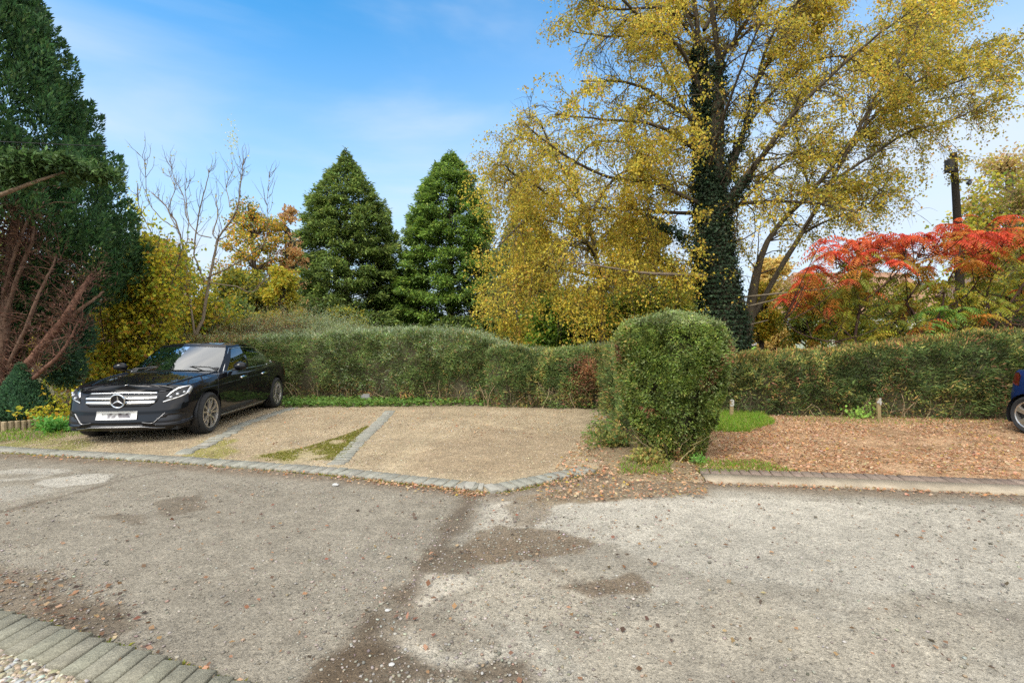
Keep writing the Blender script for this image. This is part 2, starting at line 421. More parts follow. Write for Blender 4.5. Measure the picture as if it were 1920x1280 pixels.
# ---- gravel bays and the leaf-covered plot: one raised sheet behind the edging
ux = np.concatenate([np.linspace(-14, -8.2, 16), np.arange(-8, 9.5, .04), np.linspace(9.7, 15, 16)])
vv = np.concatenate([[0, .012, .03], np.linspace(.05, 1, 170)])
yb = 13.2
X, Vv = np.meshgrid(ux, vv); E = edge_y(X) + .05
Y = E + (yb - E) * Vv
P = np.c_[X.ravel(), Y.ravel()]; p3 = np.c_[P, np.zeros(len(P))]
nx = len(ux); i = np.arange(len(vv) - 1)[:, None] * nx + np.arange(nx - 1)[None, :]
Fq = np.stack([i, i + 1, i + nx + 1, i + nx], -1).reshape(-1, 4)
dE = (Y - E).ravel()
gapx = sstep(P[:, 0], WING_W[-1, 0] - .05, WING_W[-1, 0] + .25) * sstep(P[:, 0], RK_W[0, 0] + .05, RK_W[0, 0] - .2)
z = BAYZ * (1 - gapx) + gapx * (BAYZ * sstep(dE, 0, .9) + .012) + .014 * (fbm(p3 * 1.1, 70, 3) - .5) + .006 * (fbm(p3 * 8, 71, 2) - .5)
z = z - .02 * sstep(dE, .02, 0)
c = np.tile((.35, .275, .175), (len(P), 1))
c = lay(c, sstep(fbm(p3 * 1.4, 72, 4), .40, .64), (.29, .225, .14), .8)
c = lay(c, sstep(fbm(p3 * .8 + 4, 73, 4), .5, .7), (.42, .34, .225), .6)
c = lay(c, blob(P, [(760, 860), (900, 800), (1080, 820), (1090, 870), (920, 905), (760, 895)], .3, .3, 74), (.27, .20, .125), .75)
for xx in (-3.1, -1.6, .2):       # faint wheel tracks pressed into the bays
    tr = np.exp(-((P[:, 0] - xx - .25 * (fbm(np.c_[P[:, 1], P[:, 1] * 0, P[:, 1] * 0 + xx], 83, 2) - .5)) / .16) ** 2) * sstep(fbm(p3 * 1.7, 84, 3), .35, .6)
    c = lay(c, tr, (.25, .19, .12), .45)
c = c * (.82 + .36 * fbm(p3 * 2.3, 85, 4)[:, None])
# moss
MOSS = (.20, .185, .035)
mz = .25 + .75 * sstep(fbm(p3 * 3.1, 78, 4), .34, .56)
c = lay(c, blob(P, [(470, 858), (560, 845), (640, 820), (690, 800), (680, 815), (640, 865), (500, 866)], .12, .3, 75) * mz, MOSS, .95)
c = lay(c, blob(P, [(345, 858), (380, 830), (430, 828), (460, 850), (420, 866)], .1, .25, 76) * mz, MOSS, .8)
c = lay(c, blob(P, [(-50, 845), (40, 815), (130, 820), (190, 840), (120, 850)], .15, .3, 77) * mz, (.19, .19, .04), .8)
# bare earth and decayed leaves near hedge feet, round bush and the gap
c = lay(c, sstep(P[:, 1], 10.3, 11.3), (.13, .10, .06), .8)
c = lay(c, blob(P, [(1085, 830), (1130, 790), (1400, 800), (1330, 880), (1260, 905), (1120, 890)], .2, .3, 79), (.20, .145, .08), .8)
lit = blob(P, [(1310, 890), (1330, 800), (1380, 772), (1900, 772), (2400, 790), (2600, 960), (1340, 900)], .15, .15, 80)
c = lay(c, lit, (.40, .25, .14), .9)
c = lay(c, lit * sstep(fbm(p3 * 4, 81, 3), .45, .65), (.22, .13, .065), .7)
c = lay(c, blob(P, [(-400, 830), (0, 800), (110, 800), (130, 815), (0, 833)], .15, .2, 82), (.16, .12, .06), .7)
M_GRAVEL = mat_ground("gravel", [(75, .30, 'vor'), (150, .25, 'vor'), (14, .16, 'noise'), (3, .12, 'noise')], .009, .95)
tag(mesh_np("gravel_bays", np.c_[P, z], Fq, M_GRAVEL, colors=c, smooth=True), kind='structure')

# ---- block edgings: each row one thing, blocks with worn edges
M_BLOCK = mat_ground("concrete block", [(160, .22, 'vor'), (300, .15, 'noise'), (12, .18, 'noise')], .003, .9)
def block_row(name, label, line, lw, bw=.120, hgt=.075, ztop=.030, inward=1, colr=(.235, .228, .19), jit=.003, tiltj=.012, gapw=.013, cat="edging", skew=0.0):
    """blocks laid side by side along `line` (world xy), each lw deep (towards the bays) and bw wide"""
    line = np.asarray(line, float); sl_ = np.linalg.norm(np.diff(line, axis=0), axis=1); s = np.concatenate([[0], np.cumsum(sl_)])
    V, Fs, C = [], [], []; n = int(s[-1] / bw); k0 = 0
    box = np.array([(-1, -1, 0), (1, -1, 0), (1, 1, 0), (-1, 1, 0), (-1, -1, .92), (1, -1, .92), (1, 1, .92), (-1, 1, .92), (-.93, -.965, 1), (.93, -.965, 1), (.93, .965, 1), (-.93, .965, 1)], float)
    bf = np.array([(0, 1, 5, 4), (1, 2, 6, 5), (2, 3, 7, 6), (3, 0, 4, 7), (4, 5, 9, 8), (5, 6, 10, 9), (6, 7, 11, 10), (7, 4, 8, 11), (8, 9, 10, 11)])
    for k in range(n):
        a = (k + .5) * bw; q = np.array([np.interp(a, s, line[:, d]) for d in (0, 1)])
        q2 = np.array([np.interp(a + .02, s, line[:, d]) for d in (0, 1)]); q1 = np.array([np.interp(a - .02, s, line[:, d]) for d in (0, 1)])
        t = (q2 - q1) / np.linalg.norm(q2 - q1); nrm = np.array([-t[1], t[0]]) * inward
        an = rng.normal(0, tiltj) + skew; ca, sa = math.cos(an), math.sin(an); t, nrm = t * ca + nrm * sa, nrm * ca - t * sa
        off = rng.normal(0, jit, 2)
        v = np.zeros((12, 3))
        xy = q + nrm * (lw / 2) + off
        v[:, :2] = xy + box[:, :1] * (bw / 2 - gapw / 2) * t + box[:, 1:2] * (lw / 2) * nrm
        dz = rng.normal(0, .0012); tx, ty = rng.normal(0, .007, 2)
        v[:, 2] = ztop - hgt + box[:, 2] * hgt + dz + (box[:, 0] * bw / 2 * tx + box[:, 1] * lw / 2 * ty) * (box[:, 2] > .5)
        V.append(v); Fs.append(bf + 12 * k)
        cc = np.tile(np.asarray(colr) * (1 + rng.normal(0, .07)) * (1 + rng.normal(0, .008, 3)), (12, 1))
        C.append(cc)
    o = mesh_np(name, np.concatenate(V), np.concatenate(Fs), M_BLOCK, colors=np.concatenate(C))
    return tag(o, label, cat, "rows of block edging")
k2 = KERB_W.copy()
block_row("block_edging", "long grey row of concrete blocks edging the gravel bays along the road", k2, .21)
block_row("block_edging", "short angled row of grey blocks running from the bay corner towards the round bush", WING_W, .21)
def shift_px(l): return PW([(x, y) for x, y in l])
dv1 = PW([(322, 856), (372, 836), (425, 812), (432, 803), (470, 790), (500, 779), (545, 766)])
block_row("block_edging", "displaced crooked row of grey blocks dividing the black car's bay from the next", dv1, .20, jit=.03, tiltj=.12, ztop=.036, inward=-1)
dv2 = PW([(612, 876), (655, 835), (668, 822), (680, 812), (705, 790), (722, 772)])
block_row("block_edging", "kinked row of grey blocks dividing the two empty gravel bays", dv2, .21, jit=.008, ztop=.030, inward=-1)
lb = PW([(-420, 1045), (0, 1155), (150, 1200), (320, 1252), (420, 1285), (640, 1345)])
block_row("block_edging", "row of wide mossy grey blocks crossing the near left corner", lb, .215, bw=.106, ztop=.035, inward=-1, colr=(.205, .193, .145), skew=-.25)
# the two blocks and a half lying loose at the corner of the row
def loose_block(px, py, ang, label, L=.2, W_=.1):
    bm = bmesh.new(); add_box(bm, (0, 0, .03), (W_, L, .062), bevel=.006)
    o = obj_bm("loose_block", bm, mat_plain("loose block", (.27, .255, .215), .9, noise=.2, nscale=30, bump=.3))
    x, y, _ = gp(px, py); o.location = (x, y, -.026); o.rotation_euler = (R(2), R(-2), ang)
    return tag(o, label, "paving block", "loose blocks at the bay corner")
loose_block(922, 919, R(28), "single grey block knocked askew at the very corner between the two rows")
loose_block(880, 915, R(-8), "loose grey block between the end of the long row and the askew corner block", .2, .11)
loose_block(902, 917, R(-2), "narrow broken grey block beside the askew corner block", .17, .05)

# ---- right-hand concrete kerb + brick row behind
M_KERB = mat_ground("concrete kerb", [(170, .16, 'vor'), (6, .16, 'noise'), (400, .12, 'noise')], .003, .9)
rk = RK_W; V = []; Fs = []; C = []
ln = spline(np.c_[rk, np.zeros(len(rk))], 60)[:, :2]; t = unit(np.gradient(ln, axis=0)); nr = np.c_[-t[:, 1], t[:, 0]]
prof = [(0, -.03), (.004, .018), (.03, .032), (.205, .048), (.21, -.03)]
for a, b in prof:
    V.append(np.c_[ln + nr * a, b + .004 * (fbm(np.c_[ln * 3, ln[:, 0] * 0 + a], 90) - .5)])
V = np.stack(V, 1).reshape(-1, 3); m = len(prof)
i = np.arange(59)[:, None] * m + np.arange(m - 1)[None, :]
Fq = np.stack([i, i + 1, i + m + 1, i + m], -1).reshape(-1, 4)
end = np.array([[0, 1, 2, 3]]), np.array([[0, 3, 4, 4]])
c = lay(np.tile((.335, .28, .205), (len(V), 1)), sstep(fbm(V * 4, 91), .45, .7), (.26, .215, .155), .7)
tag(mesh_np("concrete_kerb", V, [Fq, np.array([[0, 1, 2, 3, 4]])], M_KERB, colors=c), "pale concrete kerb fronting the leaf covered plot on the right", "kerb")
block_row("brick_edging", "row of reddish brown bricks laid behind the pale concrete kerb", ln + nr * .216, .20, bw=.108, ztop=.05, colr=(.185, .14, .11), skew=-.12)

# ---- fallen leaves: heavy litter on the right plot, scattered elsewhere
LITTER = [(4, (.60, .38, .225)), (2.8, (.56, .29, .145)), (1.4, (.30, .16, .085)), (3, (.60, .45, .30)), (.8, (.18, .10, .06)), (.6, (.48, .35, .08))]
def scatter(name, label, pts, z, size, cols, kind='stuff', curl=.35):
    n = len(pts); L = rng.uniform(*size, n); A = rng.normal(size=(n, 3)); A[:, 2] *= .25
    Nn = np.c_[rng.normal(0, curl, (n, 2)), np.ones(n)]
    lv = Leaves(); Pp = np.c_[pts, np.broadcast_to(z, (n,)) + .006 + rng.uniform(0, .012, n)]
    lv.quads(Pp, A, Nn, L, L * rng.uniform(.55, .85, n), palette(n, cols, .2))
    o = lv.build(name, M_LEAF); return tag(o, label, None, None, kind)
def in_poly(px, n):
    poly = PW(px); lo, hi = poly.min(0), poly.max(0); q = rng.uniform(lo, hi, (int(n * 2.5) + 50, 2))
    q = q[inside(q, poly)]; return q[:n]
q = in_poly([(1300, 893), (1320, 800), (1400, 782), (1900, 775), (2500, 800), (2500, 945), (1920, 903)], 46000)
q = q[rng.uniform(size=len(q)) < np.clip(.78 + (fbm(np.c_[q * 1.3, q[:, 0] * 0], 88, 4) - .48) * 3.2, .18, 1)]
scatter("leaf_litter", "", q, BAYZ, (.018, .048), LITTER)
pts = np.vstack([in_poly([(1040, 880), (1120, 790), (1300, 830), (1330, 935), (1180, 940), (1000, 940)], 3600),
                 in_poly([(540, 775), (1120, 765), (1130, 800), (1040, 830), (540, 790)], 500),
                 in_poly([(420, 830), (540, 768), (720, 768), (640, 860)], 160)])
scatter("leaf_litter", "", pts, BAYZ * .8, (.02, .05), LITTER)
# in the channel against the kerbs
def along(line, n, off, sd):
    s = rng.uniform(0, 1, n); q = spline(np.c_[line, np.zeros(len(line))], 200)[(s * 199).astype(int), :2]
    return q + np.c_[rng.normal(0, .05, n), -np.abs(rng.normal(off, sd, n))]
pts = np.vstack([along(RK_W, 700, .02, .06), along(KERB_W[1:], 1100, .02, .10), along(WING_W, 160, .04, .08), along(lb, 160, -.06, .04) * [1, 1] + [.03, .02]])
scatter("leaf_litter", "", pts, .004, (.015, .04), LITTER)
# whole leaves lying about the road
pts = np.vstack([in_poly([(0, 900), (1920, 940), (1920, 1290), (0, 1290)], 330), in_poly([(0, 1080), (230, 1100), (330, 1250), (200, 1225), (0, 1160)], 110),
                 in_poly([(620, 940), (1250, 935), (1250, 1290), (560, 1290)], 120)])
scatter("fallen_leaves", "", pts, .003, (.018, .045), [(3, (.36, .21, .12)), (2.4, (.24, .135, .08)), (1.5, (.42, .29, .17)), (2.4, (.13, .09, .065)), (.6, (.28, .12, .08))])

# ---- loose stones
_ico = bmesh.new(); bmesh.ops.create_icosphere(_ico, subdivisions=1, radius=1)
ICO_V = np.array([v.co[:] for v in _ico.verts]); ICO_F = np.array([[v.index for v in f.verts] for f in _ico.faces]); _ico.free()
def stones(name, pts, z, size, cols, flat=.55, power=2.2):
    n = len(pts); r = size[0] + (size[1] - size[0]) * rng.uniform(0, 1, n) ** power
    Vn = ICO_V[None] * (1 + rng.normal(0, .16, (n, len(ICO_V), 1))) * np.stack([rng.uniform(.75, 1.25, n), rng.uniform(.75, 1.25, n), rng.uniform(.7, 1.1, n) * flat], 1)[:, None]
    a = rng.uniform(0, 6.28, n); ca, sa = np.cos(a)[:, None], np.sin(a)[:, None]
    Vx = Vn[..., 0] * ca - Vn[..., 1] * sa; Vy = Vn[..., 0] * sa + Vn[..., 1] * ca
    Vn = np.stack([Vx, Vy, Vn[..., 2]], -1) * r[:, None, None]
    Vn[..., :2] += pts[:, None, :]; Vn[..., 2] += (np.broadcast_to(z, (n,)) + r * flat * .35)[:, None]
    Fq = (ICO_F[None] + (np.arange(n) * len(ICO_V))[:, None, None]).reshape(-1, 3)
    return tag(mesh_np(name, Vn.reshape(-1, 3), Fq, M_STONE, colors=np.repeat(palette(n, cols, .14), len(ICO_V), 0), smooth=True), kind='stuff')
M_STONE = mat_ground("stone", [(60, .2, 'noise')], .003, .85)
GREY = [(4, (.27, .245, .205)), (3, (.17, .15, .125)), (.4, (.33, .305, .27)), (1.3, (.26, .19, .135)), (.01, (.5, .49, .47))]
pts = np.vstack([in_poly([(-100, 905), (1920, 935), (2000, 1300), (-100, 1300)], 8000), in_poly([(560, 1040), (1000, 930), (1150, 1010), (1040, 1070), (1240, 1100), (1050, 1300), (540, 1300)], 3600),
                 in_poly([(-60, 1000), (200, 1050), (330, 1250), (150, 1200), (-60, 1150)], 1500), in_poly([(0, 870), (920, 930), (920, 950), (0, 890)], 1600)])
stones("loose_stones", pts, 0.0, (.002, .011), GREY)
TAN = [(4, (.36, .28, .175)), (2, (.29, .21, .13)), (2, (.46, .38, .27)), (1, (.22, .165, .11)), (.5, (.42, .39, .34))]
pts = in_poly([(-100, 848), (330, 862), (900, 915), (1130, 870), (1100, 765), (540, 762), (0, 812)], 26000)
pts = pts[pts[:, 1] > edge_y(pts[:, 0]) + .23]
stones("gravel_stones", pts, BAYZ + .001, (.004, .011), TAN)
PEA = [(3, (.32, .275, .20)), (2, (.25, .205, .14)), (2, (.40, .375, .32)), (1.5, (.15, .125, .095)), (1, (.28, .28, .27))]
pts = np.vstack([in_poly([(-250, 1150), (0, 1222), (100, 1265), (200, 1300), (200, 1420), (-250, 1400)], 9000)])
stones("gravel_stones", pts, .008, (.007, .019), PEA, .6, 1.3)
# single pale chips that catch the eye on the road
for px, py, s_, lab in [(725, 1147, .014, "white stone chip lying on the dark seam of the road"), (733, 1250, .014, "pale flat stone chip low on the road near the bottom centre"),
                        (628, 911, .035, "pale scrap of stone in the dirt below the block row")]:
    bm = bmesh.new(); bmesh.ops.create_icosphere(bm, subdivisions=2, radius=1)
    for v in bm.verts:
        v.co = Vector((v.co.x * s_ * 1.1, v.co.y * s_ * .9, v.co.z * s_ * .45)) * (1 + .25 * (random.random() - .5))
    o = obj_bm("stone_chip", bm, mat_plain("white stone", (.40, .39, .37), .7, noise=.15, nscale=60)); x, y, _ = gp(px, py); o.location = (x, y, s_ * .3)
    tag(o, lab, "stone")

# ---- grass, weeds and moss along the edges
GRASS = [(3, (.17, .33, .03)), (2, (.23, .38, .04)), (1.5, (.32, .38, .06)), (.7, (.38, .34, .12))]
def grass(name, pts, z, hgt, cols, wid=.008, lean=.5):
    n = len(pts); A = np.c_[rng.normal(0, lean, (n, 2)), np.ones(n)]
    lv = Leaves(); lv.quads(np.c_[pts, np.full(n, z)], A, rand_unit(n), rng.uniform(*hgt, n), wid * rng.uniform(.7, 1.4, n), palette(n, cols, .18), droop=.15)
    return tag(lv.build(name, M_LEAF), kind='stuff')
g = in_poly([(1322, 812), (1362, 772), (1410, 770), (1455, 796), (1400, 815)], 8000)
grass("grass", g, BAYZ - .005, (.05, .17), GRASS)
g = np.vstack([in_poly([(1310, 893), (1305, 870), (1420, 868), (1500, 890), (1400, 893)], 1500), in_poly([(1160, 893), (1165, 865), (1260, 870), (1260, 893)], 900), in_poly([(1085, 835), (1100, 800), (1140, 800), (1140, 850)], 500),
               in_poly([(1450, 793), (1500, 780), (1900, 783), (1900, 796), (1650, 800)], 1100)])
grass("grass", g, BAYZ - .008, (.03, .10), GRASS + [(2, (.30, .24, .08))], .007)
g = in_poly([(-80, 835), (0, 800), (130, 800), (180, 818), (40, 832)], 1300)
grass("grass", g, BAYZ - .005, (.04, .12), GRASS)
mossp = np.vstack([along(KERB_W[1:], 2600, .004, .012), along(WING_W, 700, .004, .012), along(lb, 4200, -.008, .016)])
grass("moss", mossp, -.004, (.012, .035), [(3, (.28, .28, .03)), (2, (.20, .25, .03)), (1, (.34, .30, .07))], .012, 1.2)
g = in_poly([(470, 860), (560, 845), (640, 820), (690, 800), (675, 820), (640, 866), (500, 868)], 9000); g = g[fbm(np.c_[g * 3.1, g[:, 0] * 0], 78, 4) > .42]
grass("moss", g, BAYZ - .003, (.012, .03), [(3, (.24, .23, .04)), (2, (.18, .18, .03))], .014, 1.2)
# leafy ground cover along the hedge foot
def ground_cover(name, pts, z, size, cols, hgt):
    n = len(pts); lv = Leaves(); A = rng.normal(size=(n, 3)); A[:, 2] = rng.uniform(-.3, .3, n); A[:, 1] -= .3
    lv.quads(np.c_[pts, z + rng.uniform(0, hgt, n)], A, np.c_[rng.normal(0, .45, (n, 2)), np.ones(n)], rng.uniform(*size, n), rng.uniform(size[0] * .8, size[1] * .95, n), palette(n, cols, .15))
    return tag(lv.build(name, M_LEAF), kind='stuff')
LUSH = [(3, (.15, .27, .05)), (2, (.20, .32, .08)), (1, (.09, .18, .03)), (.5, (.25, .26, .06))]
q = np.vstack([in_poly([(525, 766), (530, 752), (800, 752), (800, 764)], 2600), in_poly([(800, 764), (800, 752), (1120, 755), (1115, 772), (1000, 762)], 1300)])
ground_cover("ground_cover", q, BAYZ, (.05, .10), LUSH, .12)
q = np.vstack([in_poly([(60, 812), (70, 785), (130, 795), (120, 812)], 260), in_poly([(1090, 850), (1110, 780), (1150, 790), (1150, 850)], 130)])
ground_cover("ground_cover", q, BAYZ, (.04, .09), LUSH, .16)

GAIN[0] = 2.3

# ================================================================== HEDGES
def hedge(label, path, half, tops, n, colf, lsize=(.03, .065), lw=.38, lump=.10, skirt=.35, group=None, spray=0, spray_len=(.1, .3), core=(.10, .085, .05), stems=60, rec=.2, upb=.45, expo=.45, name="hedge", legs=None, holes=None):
    """path (m,2) centre line, half = half-width, tops = height at each path point"""
    K = 240
    path = np.asarray(path, float); s = np.concatenate([[0], np.cumsum(np.linalg.norm(np.diff(path, axis=0), axis=1))]); Ltot = s[-1]
    def cl(t): return np.c_[np.interp(t * Ltot, s, path[:, 0]), np.interp(t * Ltot, s, path[:, 1])]
    def top(t): return np.interp(t * Ltot, s, tops)
    def nrm(t):
        d = unit(cl(np.minimum(t + .015, 1)) - cl(np.maximum(t - .015, 0))); return np.c_[d[:, 1], -d[:, 0]]     # points to the viewer side
    ph = np.linspace(0, np.pi, 400); prof = np.c_[np.sign(np.cos(ph)) * np.abs(np.cos(ph)) ** expo, np.sin(ph) ** expo]
    arc = np.concatenate([[0], np.cumsum(np.linalg.norm(np.diff(prof * [half, np.mean(tops)], axis=0), axis=1))]); arc /= arc[-1]
    def shell(t, u, inset):
        a = np.interp(u, arc, prof[:, 0]); b = np.interp(u, arc, prof[:, 1])
        c0 = cl(t); nn = nrm(t); H = top(t)
        endf = np.minimum(1, np.minimum(t, 1 - t) * Ltot / (half * .6)); endf = np.sqrt(np.clip(1 - (1 - endf) ** 2, 0, 1))
        hw = half * (.35 + .65 * endf); hh = H * (.75 + .25 * endf)
        P = np.c_[c0 + nn * (a * hw)[:, None], b * hh]
        G = np.c_[nn * (a / hw * 1.0)[:, None], b / np.maximum(hh, .2) * .9]; G = unit(G + 1e-6)
        lumpv = (fbm(P * 1.7, 101, 4) - .5) * 2.4 * lump + (fbm(P * 5, 111, 3) - .5) * lump * 1.9
        return P + G * (lumpv - inset)[:, None], G
    # solid core: twig brown kept dark for the shade inside the hedge
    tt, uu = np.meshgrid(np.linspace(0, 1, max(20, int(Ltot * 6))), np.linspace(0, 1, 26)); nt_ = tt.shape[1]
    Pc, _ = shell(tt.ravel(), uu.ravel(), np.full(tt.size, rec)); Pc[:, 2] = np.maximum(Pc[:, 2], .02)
    # lift the core's skirt so that stems show under the hedge
    i = np.arange(25)[:, None] * nt_ + np.arange(nt_ - 1)[None, :]
    Fq = np.stack([i, i + 1, i + nt_ + 1, i + nt_], -1).reshape(-1, 4)
    root = empty(name, (path[:, 0].mean(), path[:, 1].mean(), 0), label, "hedge", group)
    off = np.array(root.location)
    mesh_np("shaded_twig_core", Pc - off, Fq, M_BARK, root, np.tile(core, (len(Pc), 1)) * (.8 + .4 * fbm(Pc * 9, 120)[:, None]))
    # leaves
    t = rng.uniform(0, 1, n); u = rng.uniform(0, 1, n); u = np.where(rng.uniform(size=n) < .35, u * .6, u)
    ins = np.minimum(rng.exponential(.055, n), .28) - .03
    P, G = shell(t, u, ins)
    keep = (P[:, 2] > .03) & (rng.uniform(size=n) < np.clip(.12 + P[:, 2] / max(skirt, .01) * .8, 0, 1))
    den = fbm(P * 2.6, 131, 3); keep &= rng.uniform(size=n) < np.clip(.30 + (den - .32) * 3.4, .06, 1)
    if holes is not None: keep &= rng.uniform(size=n) > holes(P)
    P, G, t = P[keep], G[keep], t[keep]; m = len(P)
    clump = unit(np.c_[fbm(P * 5, 141, 2) - .5, fbm(P * 5, 142, 2) - .5, fbm(P * 5, 143, 2) - .5]) 
    A = G * .7 + clump * .7 + rng.normal(0, .55, (m, 3)); A[:, 2] += upb * G[:, 2] + .1
    Nn = unit(G + rng.normal(0, .55, (m, 3)) + [0, 0, .35])
    L = rng.uniform(*lsize, m)
    frond = rng.uniform(size=m) < .34
    L = np.where(frond, L * 2.0, L); wd_ = np.where(frond, L * lw * .45, L * lw) * rng.uniform(.8, 1.3, m)
    tang = np.c_[-G[:, 1], G[:, 0], np.zeros(m)] * rng.normal(0, 1, (m, 1)); A = np.where(frond[:, None], A * .8 + tang * .8 + [0, 0, .1], A)
    tone = (.62 + .76 * sstep(fbm(P * 4.5, 301, 3), .34, .66))[:, None]
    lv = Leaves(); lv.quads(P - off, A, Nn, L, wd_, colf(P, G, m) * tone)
    if spray:
        t = rng.uniform(0.02, .98, spray); u = rng.uniform(.28, .72, spray); P, G = shell(t, u, np.zeros(spray))
        if holes is not None: pass
        d = np.c_[rng.normal(0, .45, (spray, 2)), np.ones(spray)]; d = unit(d); sl_ = rng.uniform(*spray_len, spray) * (.4 + 1.2 * fbm(P * 1.2, 151, 3))
        kk = 7
        for q in range(kk):
            f = (q + .5) / kk
            B = P + d * (sl_ * f)[:, None]; B[:, :2] += d[:, :2] * (sl_ * f * f * .4)[:, None]
            A = d * .5 + rng.normal(0, .5, (spray, 3))
            L = rng.uniform(lsize[0], lsize[1], spray) * (1.15 - .4 * f)
            lv.quads(B - off, A, rand_unit(spray), L, L * lw, colf(B, G, spray))
    lv.build("leaves", M_LEAF, root)
    # bare stems at the foot
    tb = Tubes()
    for k in range(stems):
        t = np.array([rng.uniform(.01, .99)]); c0 = cl(t)[0]; nn = nrm(t)[0]
        b = np.array([*(c0 + nn * half * rng.uniform(.45, .95) + rng.normal(0, .05, 2)), .02])
        d = np.array([rng.normal(0, .35) + nn[0] * .2, nn[1] * .25, 1.])
        pl = wander(b, d, rng.uniform(.3, .65), 5, 0, .18)
        tb.add(pl - off, np.linspace(rng.uniform(.007, .017), .004, 6), (.34, .26, .15) if rng.uniform() < .6 else (.13, .10, .06), 5)
    if stems: tb.build("stems", M_BARK, root)
    return root
def colmix(base, others):
    """colour by position: others = [(maskf(P,G), palette list)]"""
    def f(P, G, m):
        c = palette(m, base, .2)
        for mf, pal in others:
            k = rng.uniform(size=m) < mf(P, G); c[k] = palette(int(k.sum()), pal, .2)
        return c
    return f
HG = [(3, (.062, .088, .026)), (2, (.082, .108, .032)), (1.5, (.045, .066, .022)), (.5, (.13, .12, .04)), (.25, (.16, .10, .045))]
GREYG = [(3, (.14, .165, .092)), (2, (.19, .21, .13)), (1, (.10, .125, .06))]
YELG = [(2, (.17, .16, .045)), (2, (.12, .13, .035)), (1, (.22, .17, .05)), (.6, (.26, .15, .06))]
BRN = [(2, (.16, .075, .04)), (2, (.11, .06, .03)), (1, (.22, .12, .06))]
def xw(px, Y): return (px - 960) / F * Y
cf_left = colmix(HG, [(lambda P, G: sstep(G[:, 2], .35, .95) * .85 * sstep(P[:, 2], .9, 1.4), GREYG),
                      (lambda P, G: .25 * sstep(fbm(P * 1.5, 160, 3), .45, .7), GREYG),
                      (lambda P, G: .45 * sstep(P[:, 0], -2.0, 1.0) * sstep(fbm(P * 2.2, 161, 3), .4, .6), YELG),
                      (lambda P, G: .6 * sstep(P[:, 2], .6, .15) * sstep(fbm(P * 3, 162, 2), .35, .6), YELG + BRN),
                      (lambda P, G: .55 * sstep(P[:, 0], -6.2, -7.4) * sstep(P[:, 2], 1.1, 1.5), BRN + YELG)])
hp = [(xw(q, y), y) for q, y in ((330, 13.5), (430, 13.2), (520, 12.95), (640, 12.6), (740, 12.3), (870, 12.0), (915, 11.9), (950, 11.8), (1010, 11.6))]
def zt(py, Y): return CAMH - (py - HY) / F * Y
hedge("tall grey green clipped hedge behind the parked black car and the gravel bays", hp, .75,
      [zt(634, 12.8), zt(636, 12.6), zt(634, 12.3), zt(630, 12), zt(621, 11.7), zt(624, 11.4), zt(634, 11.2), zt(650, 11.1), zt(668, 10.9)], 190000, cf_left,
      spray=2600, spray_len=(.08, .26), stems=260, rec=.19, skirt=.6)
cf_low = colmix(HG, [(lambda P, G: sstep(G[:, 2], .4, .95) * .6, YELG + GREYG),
                     (lambda P, G: .4 * sstep(fbm(P * 2.2, 163, 3), .42, .6), YELG),
                     (lambda P, G: .9 * np.exp(-((P[:, 0] - xw(1100, 10.2)) / .27) ** 2) * sstep(P[:, 2], .25, .5) * sstep(P[:, 2], 1.25, 1.0), BRN),
                     (lambda P, G: .6 * sstep(P[:, 2], .55, .15) * sstep(fbm(P * 3, 162, 2), .35, .6), YELG + BRN)])
YL = 11.2
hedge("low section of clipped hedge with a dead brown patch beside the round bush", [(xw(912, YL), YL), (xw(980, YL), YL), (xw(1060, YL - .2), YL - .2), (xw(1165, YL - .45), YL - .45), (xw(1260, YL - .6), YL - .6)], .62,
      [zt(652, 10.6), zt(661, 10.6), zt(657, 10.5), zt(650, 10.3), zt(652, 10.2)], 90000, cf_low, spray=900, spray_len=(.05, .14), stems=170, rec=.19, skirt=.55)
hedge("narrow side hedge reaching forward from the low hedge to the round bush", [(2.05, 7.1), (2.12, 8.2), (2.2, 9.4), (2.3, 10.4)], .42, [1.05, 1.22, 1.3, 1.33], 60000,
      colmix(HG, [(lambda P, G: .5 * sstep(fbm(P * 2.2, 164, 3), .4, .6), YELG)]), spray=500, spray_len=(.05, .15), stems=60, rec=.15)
cf_right = colmix([(3, (.042, .062, .018)), (2, (.058, .078, .022)), (1.5, (.028, .042, .015)), (.6, (.10, .10, .03))],
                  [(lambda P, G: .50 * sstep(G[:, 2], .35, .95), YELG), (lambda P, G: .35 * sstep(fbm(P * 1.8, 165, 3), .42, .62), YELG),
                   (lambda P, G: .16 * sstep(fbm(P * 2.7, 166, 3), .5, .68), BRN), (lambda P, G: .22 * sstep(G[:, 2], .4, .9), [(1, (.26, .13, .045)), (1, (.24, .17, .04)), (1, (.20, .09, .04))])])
YR = 10.05
hr = [(xw(1330, YR + .25), YR + .25), (xw(1480, YR + .05), YR + .05), (xw(1600, YR - .1), YR - .1), (xw(1720, YR - .25), YR - .25), (xw(1830, YR - .4), YR - .4), (xw(1960, YR - .55), YR - .55), (xw(2250, YR - .9), YR - .9), (15.2, 8.7)]
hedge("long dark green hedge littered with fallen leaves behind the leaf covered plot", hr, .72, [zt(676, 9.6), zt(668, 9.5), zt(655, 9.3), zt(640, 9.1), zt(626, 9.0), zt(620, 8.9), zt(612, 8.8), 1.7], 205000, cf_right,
      spray=1300, spray_len=(.05, .16), stems=210, rec=.19, skirt=.5)
